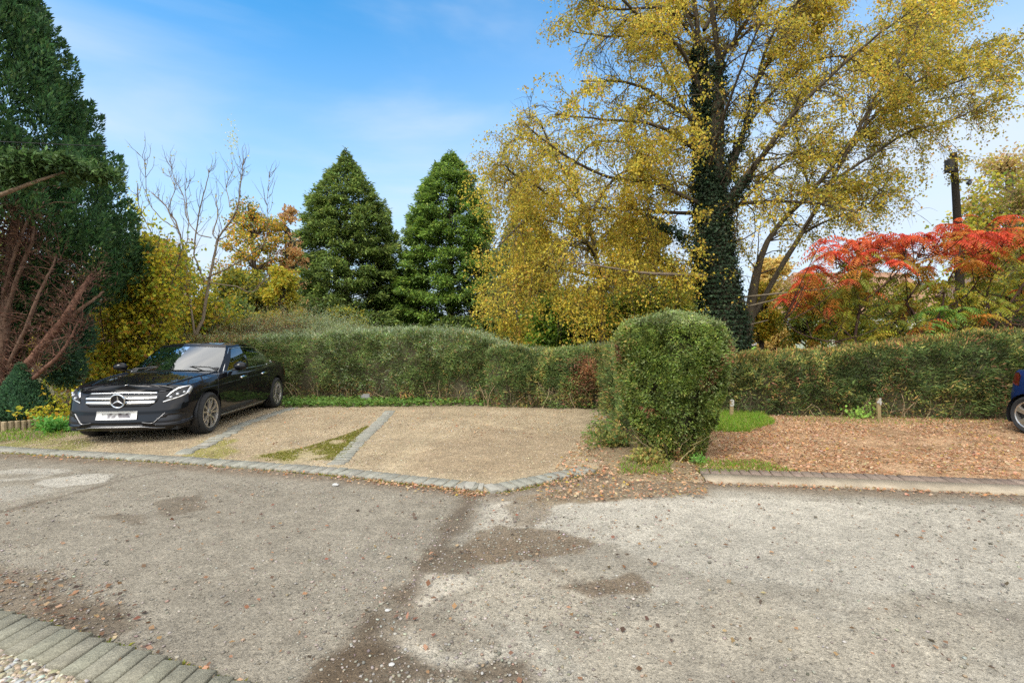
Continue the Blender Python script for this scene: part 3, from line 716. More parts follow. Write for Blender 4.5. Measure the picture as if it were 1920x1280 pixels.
# overgrown loose shrub behind the left hedge
cf_over = colmix(GREYG + [(2, (.11, .13, .05)), (2, (.15, .145, .055))], [(lambda P, G: .5 * sstep(P[:, 0], -5.2, -6.6), YELG + BRN)])
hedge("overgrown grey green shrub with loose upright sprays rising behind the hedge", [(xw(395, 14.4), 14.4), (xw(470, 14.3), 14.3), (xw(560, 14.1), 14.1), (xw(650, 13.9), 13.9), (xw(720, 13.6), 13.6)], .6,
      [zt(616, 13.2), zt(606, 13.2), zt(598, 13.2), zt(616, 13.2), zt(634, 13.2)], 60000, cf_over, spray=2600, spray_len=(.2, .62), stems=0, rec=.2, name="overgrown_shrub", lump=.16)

# dark clipped conifer hedge rising behind the right hedge
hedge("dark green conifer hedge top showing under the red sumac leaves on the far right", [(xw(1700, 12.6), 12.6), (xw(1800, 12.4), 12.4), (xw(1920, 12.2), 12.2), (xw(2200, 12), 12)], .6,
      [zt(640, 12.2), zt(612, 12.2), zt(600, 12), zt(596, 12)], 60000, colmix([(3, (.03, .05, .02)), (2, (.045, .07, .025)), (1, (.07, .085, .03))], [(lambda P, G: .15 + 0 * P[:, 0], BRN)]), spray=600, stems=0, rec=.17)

# ================================================================== ROUND BUSH
def round_bush():
    cx, cyy = 2.07, 6.32
    root = empty("round_bush", (cx, cyy, 0), "tall rounded clipped evergreen bush between the gravel bays and the leaf covered plot", "bush")
    zz = np.array([0, .12, .35, .65, 1.0, 1.3, 1.53, 1.68, 1.77, 1.82]); rr = np.array([.31, .35, .42, .53, .61, .655, .645, .565, .40, .0])
    tab = np.linspace(0, 1.82, 300); rt = np.interp(tab, zz, rr)
    arc = np.concatenate([[0], np.cumsum(np.hypot(np.diff(tab), np.diff(rt)) * (rt[1:] + rt[:-1] + .02))]); arc /= arc[-1]
    def shell(th, u, ins):
        z = np.interp(u, arc, tab); r = np.interp(u, arc, rt); dr = np.interp(u, arc, np.gradient(rt, tab))
        r = r * (1 + .05 * np.cos(2 * th + .6))
        G = unit(np.c_[np.cos(th), np.sin(th), -np.clip(dr, -4, 1.5)])
        P = np.c_[r * np.cos(th), r * np.sin(th), z]
        P[:, 0] -= .10 * np.clip(.5 - z, 0, 1) * 0
        lum = (fbm(P * 2.6, 171, 4) - .5) * .12 + (fbm(P * [11, 11, 6], 172, 3) - .5) * .11
        return P + G * (lum - ins)[:, None], G
    tt, uu = np.meshgrid(np.linspace(0, 2 * np.pi, 61), np.linspace(0, 1, 40)); P, _ = shell(tt.ravel(), uu.ravel(), np.full(tt.size, .15))
    i = np.arange(39)[:, None] * 61 + np.arange(60)[None, :]; Fq = np.stack([i, i + 1, i + 62, i + 61], -1).reshape(-1, 4)
    mesh_np("shaded_twig_core", P, Fq, M_BARK, root, np.tile((.09, .08, .045), (len(P), 1)) * (.7 + .6 * fbm(P * 12, 173)[:, None]))  # solid core of the bush, inner shade put into its twig brown
    n = 170000; th = rng.uniform(0, 2 * np.pi, n); u = rng.uniform(0, 1, n)
    P, G = shell(th, u, np.minimum(rng.exponential(.05, n), .22) - .025)
    keep = rng.uniform(size=n) < np.clip(.25 + (fbm(P * [6, 6, 3.4], 174, 3) - .34) * 3.6, .05, 1); P, G = P[keep], G[keep]; m = len(P)
    cl = unit(np.c_[fbm(P * 6, 175, 2) - .5, fbm(P * 6, 176, 2) - .5, fbm(P * 6, 177, 2) - .5])
    A = G * .8 + cl * .7 + rng.normal(0, .5, (m, 3)); A[:, 2] += .15
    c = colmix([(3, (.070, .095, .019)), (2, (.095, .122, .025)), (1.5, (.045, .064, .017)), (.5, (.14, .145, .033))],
               [(lambda P, G: .75 * sstep(G[:, 2], .55, .98), [(2, (.13, .15, .06)), (2, (.16, .175, .085)), (1, (.09, .11, .04))]),  # upward-facing leaves paler: light on the top put into their colour
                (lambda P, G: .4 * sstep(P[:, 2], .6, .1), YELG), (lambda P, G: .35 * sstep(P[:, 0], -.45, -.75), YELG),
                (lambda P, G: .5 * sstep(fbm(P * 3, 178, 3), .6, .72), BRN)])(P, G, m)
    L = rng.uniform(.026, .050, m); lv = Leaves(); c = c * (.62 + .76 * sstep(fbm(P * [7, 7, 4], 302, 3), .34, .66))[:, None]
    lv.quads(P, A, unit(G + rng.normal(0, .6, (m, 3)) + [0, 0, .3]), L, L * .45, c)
    ns = 1500; th = rng.uniform(0, 2 * np.pi, ns); u = rng.uniform(.1, 1, ns); P, G = shell(th, u, np.zeros(ns)); d = unit(G + rng.normal(0, .4, (ns, 3)) + [0, 0, .5]); sl_ = rng.uniform(.04, .13, ns)
    for q in range(5):
        B = P + d * (sl_ * (q + .5) / 5)[:, None]; L = rng.uniform(.02, .035, ns)
        lv.quads(B, d * .6 + rng.normal(0, .5, (ns, 3)), rand_unit(ns), L, L * .45, palette(ns, [(2, (.10, .13, .04)), (2, (.14, .165, .07)), (1, (.07, .105, .025))]))
    # tufts and dead stems hanging over the foot
    lv.build("leaves", M_LEAF, root)
    tb = Tubes()
    for k in range(200):
        a = rng.uniform(0, 2 * np.pi); b = np.array([.40 * math.cos(a), .40 * math.sin(a), .01]) * rng.uniform(.5, .98)
        pl = wander(b, [math.cos(a) * .22, math.sin(a) * .22, 1], rng.uniform(.2, .55), 5, .2, .2)
        tb.add(pl, np.linspace(.009, .002, 6), (.36, .29, .15) if rng.uniform() < .55 else (.09, .07, .04), 5)
    tb.build("stems", M_BARK, root)
round_bush()
def low_plant(px, py, label, n=700, r=.3, h=.35, cols=YELG, size=(.03, .07), name="low_shrub"):
    x, y, _ = gp(px, py); root = empty(name, (x, y, BAYZ * .6), label, "shrub"); lv = Leaves(); tb = Tubes()
    for k in range(26):
        a = rng.uniform(0, 2 * np.pi); pl = wander([rng.normal(0, r * .2), rng.normal(0, r * .2), 0], [math.cos(a) * .7, math.sin(a) * .7, 1], h * rng.uniform(.6, 1.3), 5, .25, .2)
        tb.add(pl, np.linspace(.004, .0015, 6), (.16, .12, .06), 4)
        m = n // 26; q = pl[rng.integers(1, 6, m)] + rng.normal(0, r * .12, (m, 3)); q[:, 2] = np.abs(q[:, 2])
        L = rng.uniform(*size, m); lv.quads(q, rng.normal(size=(m, 3)), rand_unit(m) + [0, 0, .7], L, L * .6, palette(m, cols))
    lv.build("leaves", M_LEAF, root); tb.build("stems", M_BARK, root)
low_plant(1150, 840, "straggly yellow green undergrowth on the left foot of the round bush", 1100, .28, .34, YELG + [(3, (.05, .08, .022))])
low_plant(1215, 872, "dry grassy tuft at the front foot of the round bush", 700, .25, .22, YELG, (.03, .08))
low_plant(1310, 872, "small green weed at the right foot of the round bush", 260, .16, .12, [(3, (.08, .17, .03)), (1, (.12, .2, .05))], (.02, .05))
low_plant(1612, 786, "bright leafy weed in front of the right hedge near a numbered stake", 160, .16, .34, [(3, (.16, .26, .05)), (1, (.2, .3, .08))], (.05, .10))
low_plant(100, 812, "green fern like weed by the low log edging near the car", 900, .3, .28, [(3, (.06, .16, .03)), (1, (.1, .2, .04))], (.03, .08))

# ================================================================== TREES
def px_limb(l, Y0, base_off):
    """[(px,py,r_px,dY)] -> local points and radii"""
    P = np.array([np.array(at(q[0], q[1], Y0 + q[3])) for q in l]) - base_off
    Rr = np.array([q[2] * (.50 if q[2] < 12 else .86) * (Y0 + q[3]) / F for q in l]); return P, Rr
def grow(limbs, tb, lv, sec_len, sec_n, twig_n, leaves_n, lsize, cols, droop=.3, twig_len=(.3, .8), barkc=(.10, .08, .055), t0=.25, spread=.09, leafdroop=.6, sec_ang=(.5, 1.2), twdroop=None, sec_r=.35, twr=.004, limb_k=9, clumpy=True, avoid=None, twigc=None):
    twigc = barkc if twigc is None else twigc
    twdroop = droop * 1.5 if twdroop is None else twdroop
    tw = []
    for P, Rr in limbs:
        n = max(8, len(P) * 4); q = spline(P, n); r = np.interp(np.linspace(0, 1, n), np.linspace(0, 1, len(P)), Rr)
        q = q + np.cumsum(rng.normal(0, .012, (n, 3)), 0) * sstep(np.arange(n), 0, 3)[:, None]
        tb.add(q, r, barkc, limb_k, .03)
        L = np.linalg.norm(np.diff(q, axis=0), axis=1).sum(); T = unit(np.gradient(q, axis=0))
        for k in range(int(sec_n * L)):
            t = t0 + (1 - t0) * rng.uniform() ** .85; i = min(int(t * (n - 1)), n - 2)
            d = side_dir(T[i], rng.uniform(*sec_ang)); ll = sec_len * rng.uniform(.5, 1.25) * (1.15 - .5 * t)
            s = wander(q[i], d, ll, 7, droop, .17)
            tb.add(s, np.linspace(max(.006, min(.03, r[i] * sec_r)), .004, 8), twigc, 5)
            Ts = unit(np.gradient(s, axis=0))
            for j in range(int(twig_n * ll)):
                a = rng.uniform(.15, 1); ii = min(int(a * 7), 6); f = a * 7 - ii
                b = s[ii] * (1 - f) + s[min(ii + 1, 7)] * f
                tw.append((b, side_dir(Ts[ii], rng.uniform(.4, 1.1))))
            tw.append((s[-1], Ts[-1]))
    for b, d in tw:
        ll = rng.uniform(*twig_len); s = wander(b, d, ll, 5, twdroop, .16)
        tb.add(s, np.linspace(twr, .0015, 6), twigc, 3)
    if not tw: return
    # leaves along all twigs
    print('LEAVES', int(leaves_n * len(tw)))
    B = np.array([t[0] for t in tw]); D = np.array([t[1] for t in tw]); m = int(leaves_n * len(tw))
    k = rng.integers(0, len(tw), m); f = rng.uniform(.05, 1.05, m)
    pos = B[k] + unit(D[k]) * (f * np.mean(twig_len))[:, None] + rng.normal(0, spread, (m, 3)); pos[:, 2] -= twdroop * f * f * np.mean(twig_len) * .8
    if clumpy:
        kp = rng.uniform(size=m) < np.clip(.56 + (fbm(pos * 1.15, 203, 3) - .47) * 5.5, .04, 1); pos = pos[kp]; m = len(pos)
    if avoid is not None:
        kp = ~avoid(pos); pos = pos[kp]; m = len(pos)
    A = rng.normal(0, .7, (m, 3)); A[:, 2] -= leafdroop
    L = rng.uniform(*lsize, m)
    cc = palette(m, cols); big = fbm(pos * .9, 201, 3)
    cc = cc * (.85 + .3 * sstep(big, .4, .6)[:, None])
    lv.quads(pos, A, rand_unit(m), L, L * .72, cc)
def tree(name, label, cat, base, limbs, cols, group=None, trunk_extra=None, barkmat=None, crown="crown", **kw):
    root = empty(name, base, label, cat, group); tb, lv = Tubes(), Leaves()
    grow(limbs, tb, lv, cols=cols, **kw)
    tb.build("trunk", M_BARK, root); lv.build(crown, M_LEAF, root)
    return root, tb, lv

BIRCH = [(3, (.265, .205, .027)), (2.4, (.21, .182, .027)), (2, (.31, .232, .032)), (1, (.26, .15, .03)), (1, (.14, .142, .026))]
# --- the ivy-clad birch
Y0 = 14.0; B0 = np.array(at(1358, 632, Y0)); B0[2] = 0
LB = [[(1366, 735, 44, 0), (1358, 620, 39, 0), (1342, 500, 33, 0), (1332, 400, 25, 0), (1321, 300, 15.5, .1), (1313, 180, 11.5, .2), (1306, 90, 8.5, .3), (1293, -20, 9, .4), (1268, -170, 6, .5), (1260, -320, 3, .6)],
      [(1336, 340, 20, 0), (1346, 200, 13, -.3), (1344, 110, 10, -.5), (1328, 10, 8, -.8), (1322, -120, 5, -1), (1330, -260, 3, -1.2)],
      [(1352, 400, 16, 0), (1402, 328, 11, -.5), (1452, 258, 9, -1.0), (1502, 200, 7, -1.3), (1570, 140, 6, -1.6), (1650, 70, 4, -1.9), (1720, 20, 2, -2)],
      [(1346, 360, 14, 0), (1390, 260, 10, .5), (1412, 170, 8, .8), (1452, 100, 7, 1), (1520, 10, 5, 1.4), (1560, -90, 3, 1.6)],
      [(1318, 240, 9, 0), (1252, 200, 7, .4), (1180, 163, 5, .7), (1085, 158, 3, 1)],
      [(1316, 180, 9, 0), (1275, 95, 7, -.4), (1205, 40, 6, -.8), (1130, -30, 4, -1), (1080, -60, 2, -1)],
      [(1312, 130, 8, 0), (1290, 40, 6, .8), (1240, -40, 5, 1.3), (1180, -160, 3, 1.5)],
      [(1320, 150, 8, 0), (1385, 60, 6, -.8), (1440, -30, 5, -1.4), (1470, -150, 3, -2)],
      [(1328, 390, 9, 0), (1235, 345, 7, -.6), (1130, 325, 5, -1.0), (1035, 272, 4, -1.1), (985, 232, 2, -1.2)],
      [(1330, 400, 8, 0), (1240, 396, 6, .6), (1150, 388, 5, .9), (1060, 395, 3, 1.1)],
      [(1330, 300, 8, 0), (1230, 235, 6, -.8), (1130, 225, 4, -1.6), (1040, 215, 2, -2)],
      [(1366, 385, 8, 0), (1440, 378, 6, -.5), (1530, 382, 5, -1), (1610, 400, 2, -1.4)],
      [(1325, 330, 7, 0), (1345, 240, 6, -1.2), (1380, 140, 4, -2.2), (1420, 40, 3, -3)],
      [(1322, 300, 7, 0), (1290, 210, 6, 1.4), (1240, 110, 4, 2.4), (1220, 20, 3, 3)],
      [(1350, 420, 9, 0), (1420, 350, 6, 1.2), (1480, 300, 4, 2), (1560, 270, 2, 2.6)],
      [(1318, 60, 7, 0), (1370, -40, 5, .5), (1400, -160, 4, .8)],
      [(1316, 120, 7, .2), (1230, 70, 5, .5), (1140, 70, 4, .8), (1070, 60, 2, 1)],
      [(1310, 90, 6, .2), (1250, 20, 5, -.3), (1160, 20, 4, -.7), (1090, 0, 2, -1)],
      [(1390, 250, 6, .5), (1460, 160, 5, 1.3), (1550, 110, 4, 2), (1640, 120, 2, 2.5)],
      [(1412, 170, 6, .8), (1450, 60, 5, .3), (1520, -20, 4, 0), (1600, -60, 2, 0)],
      [(1335, 130, 6, -.5), (1400, 60, 5, -.2), (1470, 20, 4, 0), (1560, 40, 2, 0)]]
limbs = [px_limb(l, Y0, B0) for l in LB]
_tp, _ = px_limb(LB[0], Y0, B0); _tq = spline(_tp, 60)
def near_trunk(q):
    tx = np.interp(q[:, 2], _tq[:, 2], _tq[:, 0]); d = np.abs(q[:, 0] - tx)
    return (d < .62) & (q[:, 1] < .3) & (q[:, 2] < 9.6) & (rng.uniform(size=len(q)) < .93)
root, _, _ = tree("ivy_clad_birch", "big yellow leaved birch whose thick trunk is wrapped in dark ivy", "tree", B0, limbs, BIRCH,
                  sec_len=1.5, sec_n=6.0, twig_n=7.5, leaves_n=31, lsize=(.032, .092), droop=.16, twig_len=(.25, .65), t0=.12, spread=.065, barkc=(.065, .05, .032), twr=.006, avoid=near_trunk)
# ivy on the trunk and lower limbs
iv = Leaves()
def ivy(P, Rr, n, thick, t1=1.0):
    q = spline(P, 80); r = np.interp(np.linspace(0, 1, 80), np.linspace(0, 1, len(P)), Rr); k = (rng.uniform(0, t1, n) ** 1.25 * 79).astype(int)
    a = rng.uniform(0, 2 * np.pi, n); rr = r[k] * 1.02 + np.abs(rng.normal(0, thick, n)) * (.4 + 1.2 * fbm(np.c_[q[k] * 1.6 + np.c_[np.cos(a), np.sin(a), a * 0]], 211, 3))
    d = np.c_[np.cos(a), np.sin(a), np.zeros(n)]; p = q[k] + d * rr[:, None] + rng.normal(0, .03, (n, 3))
    A = np.c_[rng.normal(0, .5, (n, 2)), -rng.uniform(.1, 1, n)] + d * .4; L = rng.uniform(.04, .085, n); d = d + rng.normal(0, .35, (n, 3))
    iv.quads(p, A, d + rng.normal(0, .4, (n, 3)) + [0, 0, .4], L, L * .9, palette(n, [(3, (.0095, .018, .008)), (2, (.015, .027, .012)), (1, (.024, .036, .018)), (.2, (.045, .05, .025))], .22))
ivy(*px_limb(LB[0][:7], Y0, B0), 50000, .10)
ivy(*px_limb(LB[1][:3], Y0, B0), 2600, .07); ivy(*px_limb(LB[2][:2], Y0, B0), 1500, .06); ivy(*px_limb(LB[3][:3], Y0, B0), 1500, .05)
ivy(*px_limb([(1325, 490, 16, 0), (1290, 450, 12, -.2), (1235, 418, 4, -.4)], Y0, B0), 1800, .11)
iv.build("ivy", M_NEEDLE, root)
bb = Tubes(); P, Rr = px_limb([(1330, 517, 7, -.2), (1270, 515, 6, -.6), (1200, 511, 4.5, -.8), (1120, 498, 3, -1), (1070, 492, 2, -1)], Y0, B0); q = spline(P, 24)
bb.add(q, np.interp(np.linspace(0, 1, 24), np.linspace(0, 1, 5), Rr), (.17, .13, .09), 8, .06)
for j_ in range(4, 23):
    for _ in range(2):
        w_ = wander(q[j_], [-.7 + rng.normal(0, .4), rng.normal(0, .6), rng.normal(.1, .6)], rng.uniform(.25, .8), 6, .15, .2); bb.add(w_, np.linspace(.010, .003, 7), (.10, .075, .05), 4)
for a_, b_ in (((1360, 585, 5, 0), (1460, 560, 3, -.4)), ((1362, 620, 4, 0), (1440, 600, 2, -.4)), ((1365, 560, 5, 0), (1560, 540, 2.5, -.8))):
    P, Rr = px_limb([a_, b_], Y0, B0); bb.add(spline(P, 8), np.linspace(Rr[0], Rr[1], 8), (.15, .12, .08), 6)
bb.build("bare_branches", M_BARK, root)

# --- slanting birch to the right
Y1 = 15.5; B1 = np.array(at(1405, 632, Y1)); B1[2] = 0
LR = [[(1390, 725, 14, 0), (1405, 600, 12, 0), (1440, 455, 10, 0), (1535, 352, 8, 0), (1610, 255, 6, 0), (1700, 170, 5, .2), (1800, 105, 3, .4), (1870, 70, 2, .5)],
      [(1402, 610, 10, 0), (1480, 475, 9, -.3), (1545, 362, 7, -.6), (1598, 262, 6, -.9), (1640, 180, 4, -1.2), (1700, 90, 3, -1.5), (1740, 0, 2, -1.6)],
      [(1545, 350, 6, -.3), (1620, 300, 5, -.8), (1700, 250, 4, -1.2), (1790, 225, 3, -1.6), (1850, 190, 2, -1.8)],
      [(1570, 310, 5, 0), (1650, 215, 4, .6), (1740, 190, 3, 1), (1840, 170, 2, 1.4)],
      [(1610, 255, 5, 0), (1660, 150, 4, 1), (1720, 60, 3, 1.6), (1790, 10, 2, 2)],
      [(1540, 360, 5, -.5), (1580, 345, 4, .5), (1630, 345, 3, 1), (1670, 370, 2, 1.2)],
      [(1500, 440, 4, -.3), (1570, 410, 3, -1), (1620, 395, 3, -1.4), (1680, 330, 2, -1.8)],
      [(1700, 170, 4, .2), (1770, 160, 3, -.6), (1850, 130, 2, -1.2), (1905, 95, 1.5, -1.6)],
      [(1640, 180, 4, -1), (1690, 110, 3, -.4), (1740, 40, 3, 0), (1790, -40, 2, 0)],
      [(1520, 370, 4, 0), (1500, 300, 4, .8), (1490, 220, 3, 1.4), (1520, 140, 2, 1.8)]]
tree("slanting_birch", "slender birch leaning to the right, its thin yellow crown above the red sumac", "tree", B1, [px_limb(l, Y1, B1) for l in LR],
     BIRCH + [(1, (.10, .115, .022))],
     sec_len=1.5, sec_n=6.6, twig_n=7, leaves_n=27, lsize=(.034, .095), droop=.2, twig_len=(.25, .65), t0=.22, spread=.07, barkc=(.08, .063, .042), twr=.006)
# --- weeping birch, the hanging mass left of the ivy trunk
Y2 = 17.0; B2 = np.array(at(1120, 632, Y2)); B2[2] = 0
LW = [[(1130, 710, 13, 0), (1128, 560, 11, 0), (1110, 440, 9, 0), (1080, 360, 7, 0), (1040, 300, 5, 0), (1010, 230, 3, 0)],
      [(1115, 470, 7, 0), (1060, 420, 5, -1), (990, 410, 4, -2), (935, 460, 2, -2.6)], [(1115, 470, 7, 0), (1050, 460, 5, 1), (980, 480, 4, 1.5), (920, 540, 2, 2)],
      [(1110, 440, 7, 0), (1020, 360, 5, -1.3), (965, 330, 4, -2), (940, 310, 2, -2.4)], [(1100, 420, 7, 0), (1150, 340, 5, -1), (1200, 320, 4, -1.6), (1260, 350, 2, -2)],
      [(1115, 460, 6, 0), (1170, 410, 5, -1.4), (1220, 410, 4, -2.2), (1270, 450, 2, -2.6)], [(1122, 500, 6, 0), (1100, 460, 5, -2), (1070, 460, 4, -3), (1050, 500, 2, -3.8)],
      [(1090, 380, 6, 0), (1040, 330, 4, 1.3), (1000, 330, 3, 2.2), (960, 380, 2, 3)], [(1122, 520, 6, 0), (1040, 500, 5, -1.8), (980, 520, 4, -2.5), (950, 560, 2, -3)],
      [(1125, 540, 6, 0), (1180, 490, 5, -1.5), (1230, 490, 3, -2.4), (1275, 530, 2, -3)], [(1125, 540, 6, 0), (1150, 520, 5, -2.2), (1120, 520, 3, -3), (1090, 560, 2, -3.8)],
      [(1060, 330, 5, 0), (1110, 270, 4, -.5), (1180, 270, 3, -1), (1240, 300, 2, -1.4)], [(1030, 290, 5, 0), (990, 260, 4, .4), (950, 270, 3, .6), (935, 310, 2, .6)]]
tree("weeping_birch", "weeping birch with dense golden hanging foliage left of the ivy trunk", "tree", B2, [px_limb(l, Y2, B2) for l in LW],
     BIRCH + [(1, (.25, .20, .024))],
     sec_len=1.6, sec_n=6, twig_n=6.5, leaves_n=34, lsize=(.036, .10), droop=.42, twig_len=(.4, 1.0), t0=.2, spread=.075, twdroop=.9, barkc=(.07, .055, .035), twr=.005)

# --- broad conifers
def conifer(px, tip_y, Y, prof, label, base_y=655, ncol=None, n=150000, spr=(.10, .30), clear=0.6, name="conifer", group="conifers beyond the hedge"):
    """prof: [(py, half width px)] silhouette"""
    x0 = xw(px, Y); ztip = zt(tip_y, Y); root = empty(name, (x0, Y, 0), label, "tree", group)
    zp = np.array([zt(q[0], Y) for q in prof])[::-1]; rp = np.array([q[1] * Y / F for q in prof])[::-1]
    tb = Tubes(); tb.add([(0, 0, 0), (0, 0, ztip * .5), (0, 0, ztip - .2)], [.28, .16, .03], (.09, .065, .045), 8)
    lv = Leaves(); nb = 760
    zb = clear + (ztip - clear) * rng.uniform(0, 1, nb) ** 1.0; rb = np.interp(zb, zp, rp); wgt = np.maximum(rb, .15) ; wgt /= wgt.sum()
    az = rng.uniform(0, 2 * np.pi, nb); rb = rb * (.70 + .42 * rng.uniform(size=nb) ** .8) * (1 + .27 * (fbm(np.c_[zb * .55 + px, np.cos(az) * 1.3, np.sin(az) * 1.3], 221, 3) - .5) * 2)
    for k in range(0, nb):
        if k % 2 == 0:
            e = np.array([rb[k] * math.cos(az[k]) * .9, rb[k] * math.sin(az[k]) * .9, zb[k]]); tb.add(spline([(0, 0, max(.2, zb[k] - rb[k] * .12)), e * [.5, .5, 1] + [0, 0, .06], e], 5), [.035, .02, .014, .01, .005], (.08, .055, .035), 4)
    k = rng.choice(nb, n, p=wgt); f = 1 - np.abs(rng.normal(0, .22, n)); f = np.clip(f, .12, 1.06)
    aa = az[k] + rng.normal(0, .11, n) / np.maximum(f, .3) * np.clip(1.6 / np.maximum(rb[k], .3), .5, 2.2)
    P = np.c_[rb[k] * f * np.cos(aa), rb[k] * f * np.sin(aa), zb[k] + rng.normal(0, .11, n) - .12 * rb[k] * (1 - f) + .10 * rb[k] * (f - .6) ** 2]
    out = np.c_[np.cos(aa), np.sin(aa), np.zeros(n)]
    A = out * 1.0 + rng.normal(0, .45, (n, 3)) + np.array([0, 0, .12]); Nn = np.array([0, 0, 1.]) + rng.normal(0, .45, (n, 3)) + out * .3
    L = rng.uniform(*spr, n)
    cols = ncol or [(3, (.060, .088, .024)), (2, (.078, .108, .028)), (1.2, (.044, .068, .024)), (.8, (.105, .125, .03))]
    c = palette(n, cols, .16); tips = (f > .93)[:, None]; c = np.where(tips, c * [1.35, 1.3, 1.1], c)
    lv.quads(P, A, Nn, L, L * .34, c, droop=.12)
    tb.build("trunk", M_BARK, root); lv.build("crown", M_NEEDLE, root); return root
conifer(650, 284, 30, [(280, 0), (300, 9), (325, 27), (360, 52), (400, 70), (450, 86), (500, 98), (560, 112), (610, 116), (645, 104)], "left of the two broad dark conifers, tapering to a twin tip against the sky", clear=1.0)
conifer(845, 288, 31, [(284, 0), (302, 14), (325, 34), (360, 56), (400, 72), (450, 84), (500, 96), (560, 108), (600, 110), (645, 95)], "right of the two broad conifers, bright green boughs at its foot beside the weeping birch", clear=1.5,
        ncol=[(3, (.06, .10, .022)), (2, (.085, .13, .025)), (1.2, (.04, .065, .022)), (.8, (.12, .16, .03))])
conifer(985, 372, 27, [(372, 4), (400, 24), (450, 42), (520, 60), (600, 70), (640, 40)], "dark conifer mostly hidden behind the weeping birch", n=22000, group=None)
for px, Y, h, ww, lab, cc in [(705, 27, 590, 52, "low dark yew like bush under the left broad conifer", None), (860, 28, 598, 60, "low dark bush under the right broad conifer", None), (1075, 19.5, 545, 95, "green laurel like conifer bush under the weeping birch", [(3, (.07, .12, .018)), (2, (.12, .17, .022)), (1, (.05, .08, .02))]),
                              (1215, 19, 540, 80, "yellow green bush between the weeping birch and the ivy trunk", [(3, (.12, .15, .02)), (2, (.20, .19, .025)), (1, (.08, .11, .02))]), (748, 33, 505, 62, "dark evergreen filling the gap between the two broad conifers", None), (600, 26, 560, 55, "dark evergreen bush left of the broad conifers", None)]:
    conifer(px, h, Y, [(h, ww * .35), (h + 20, ww * .75), (h + 45, ww), (640, ww * .9)], lab, n=15000, spr=(.15, .35), clear=.2, ncol=cc, name="evergreen_bush", group=None)

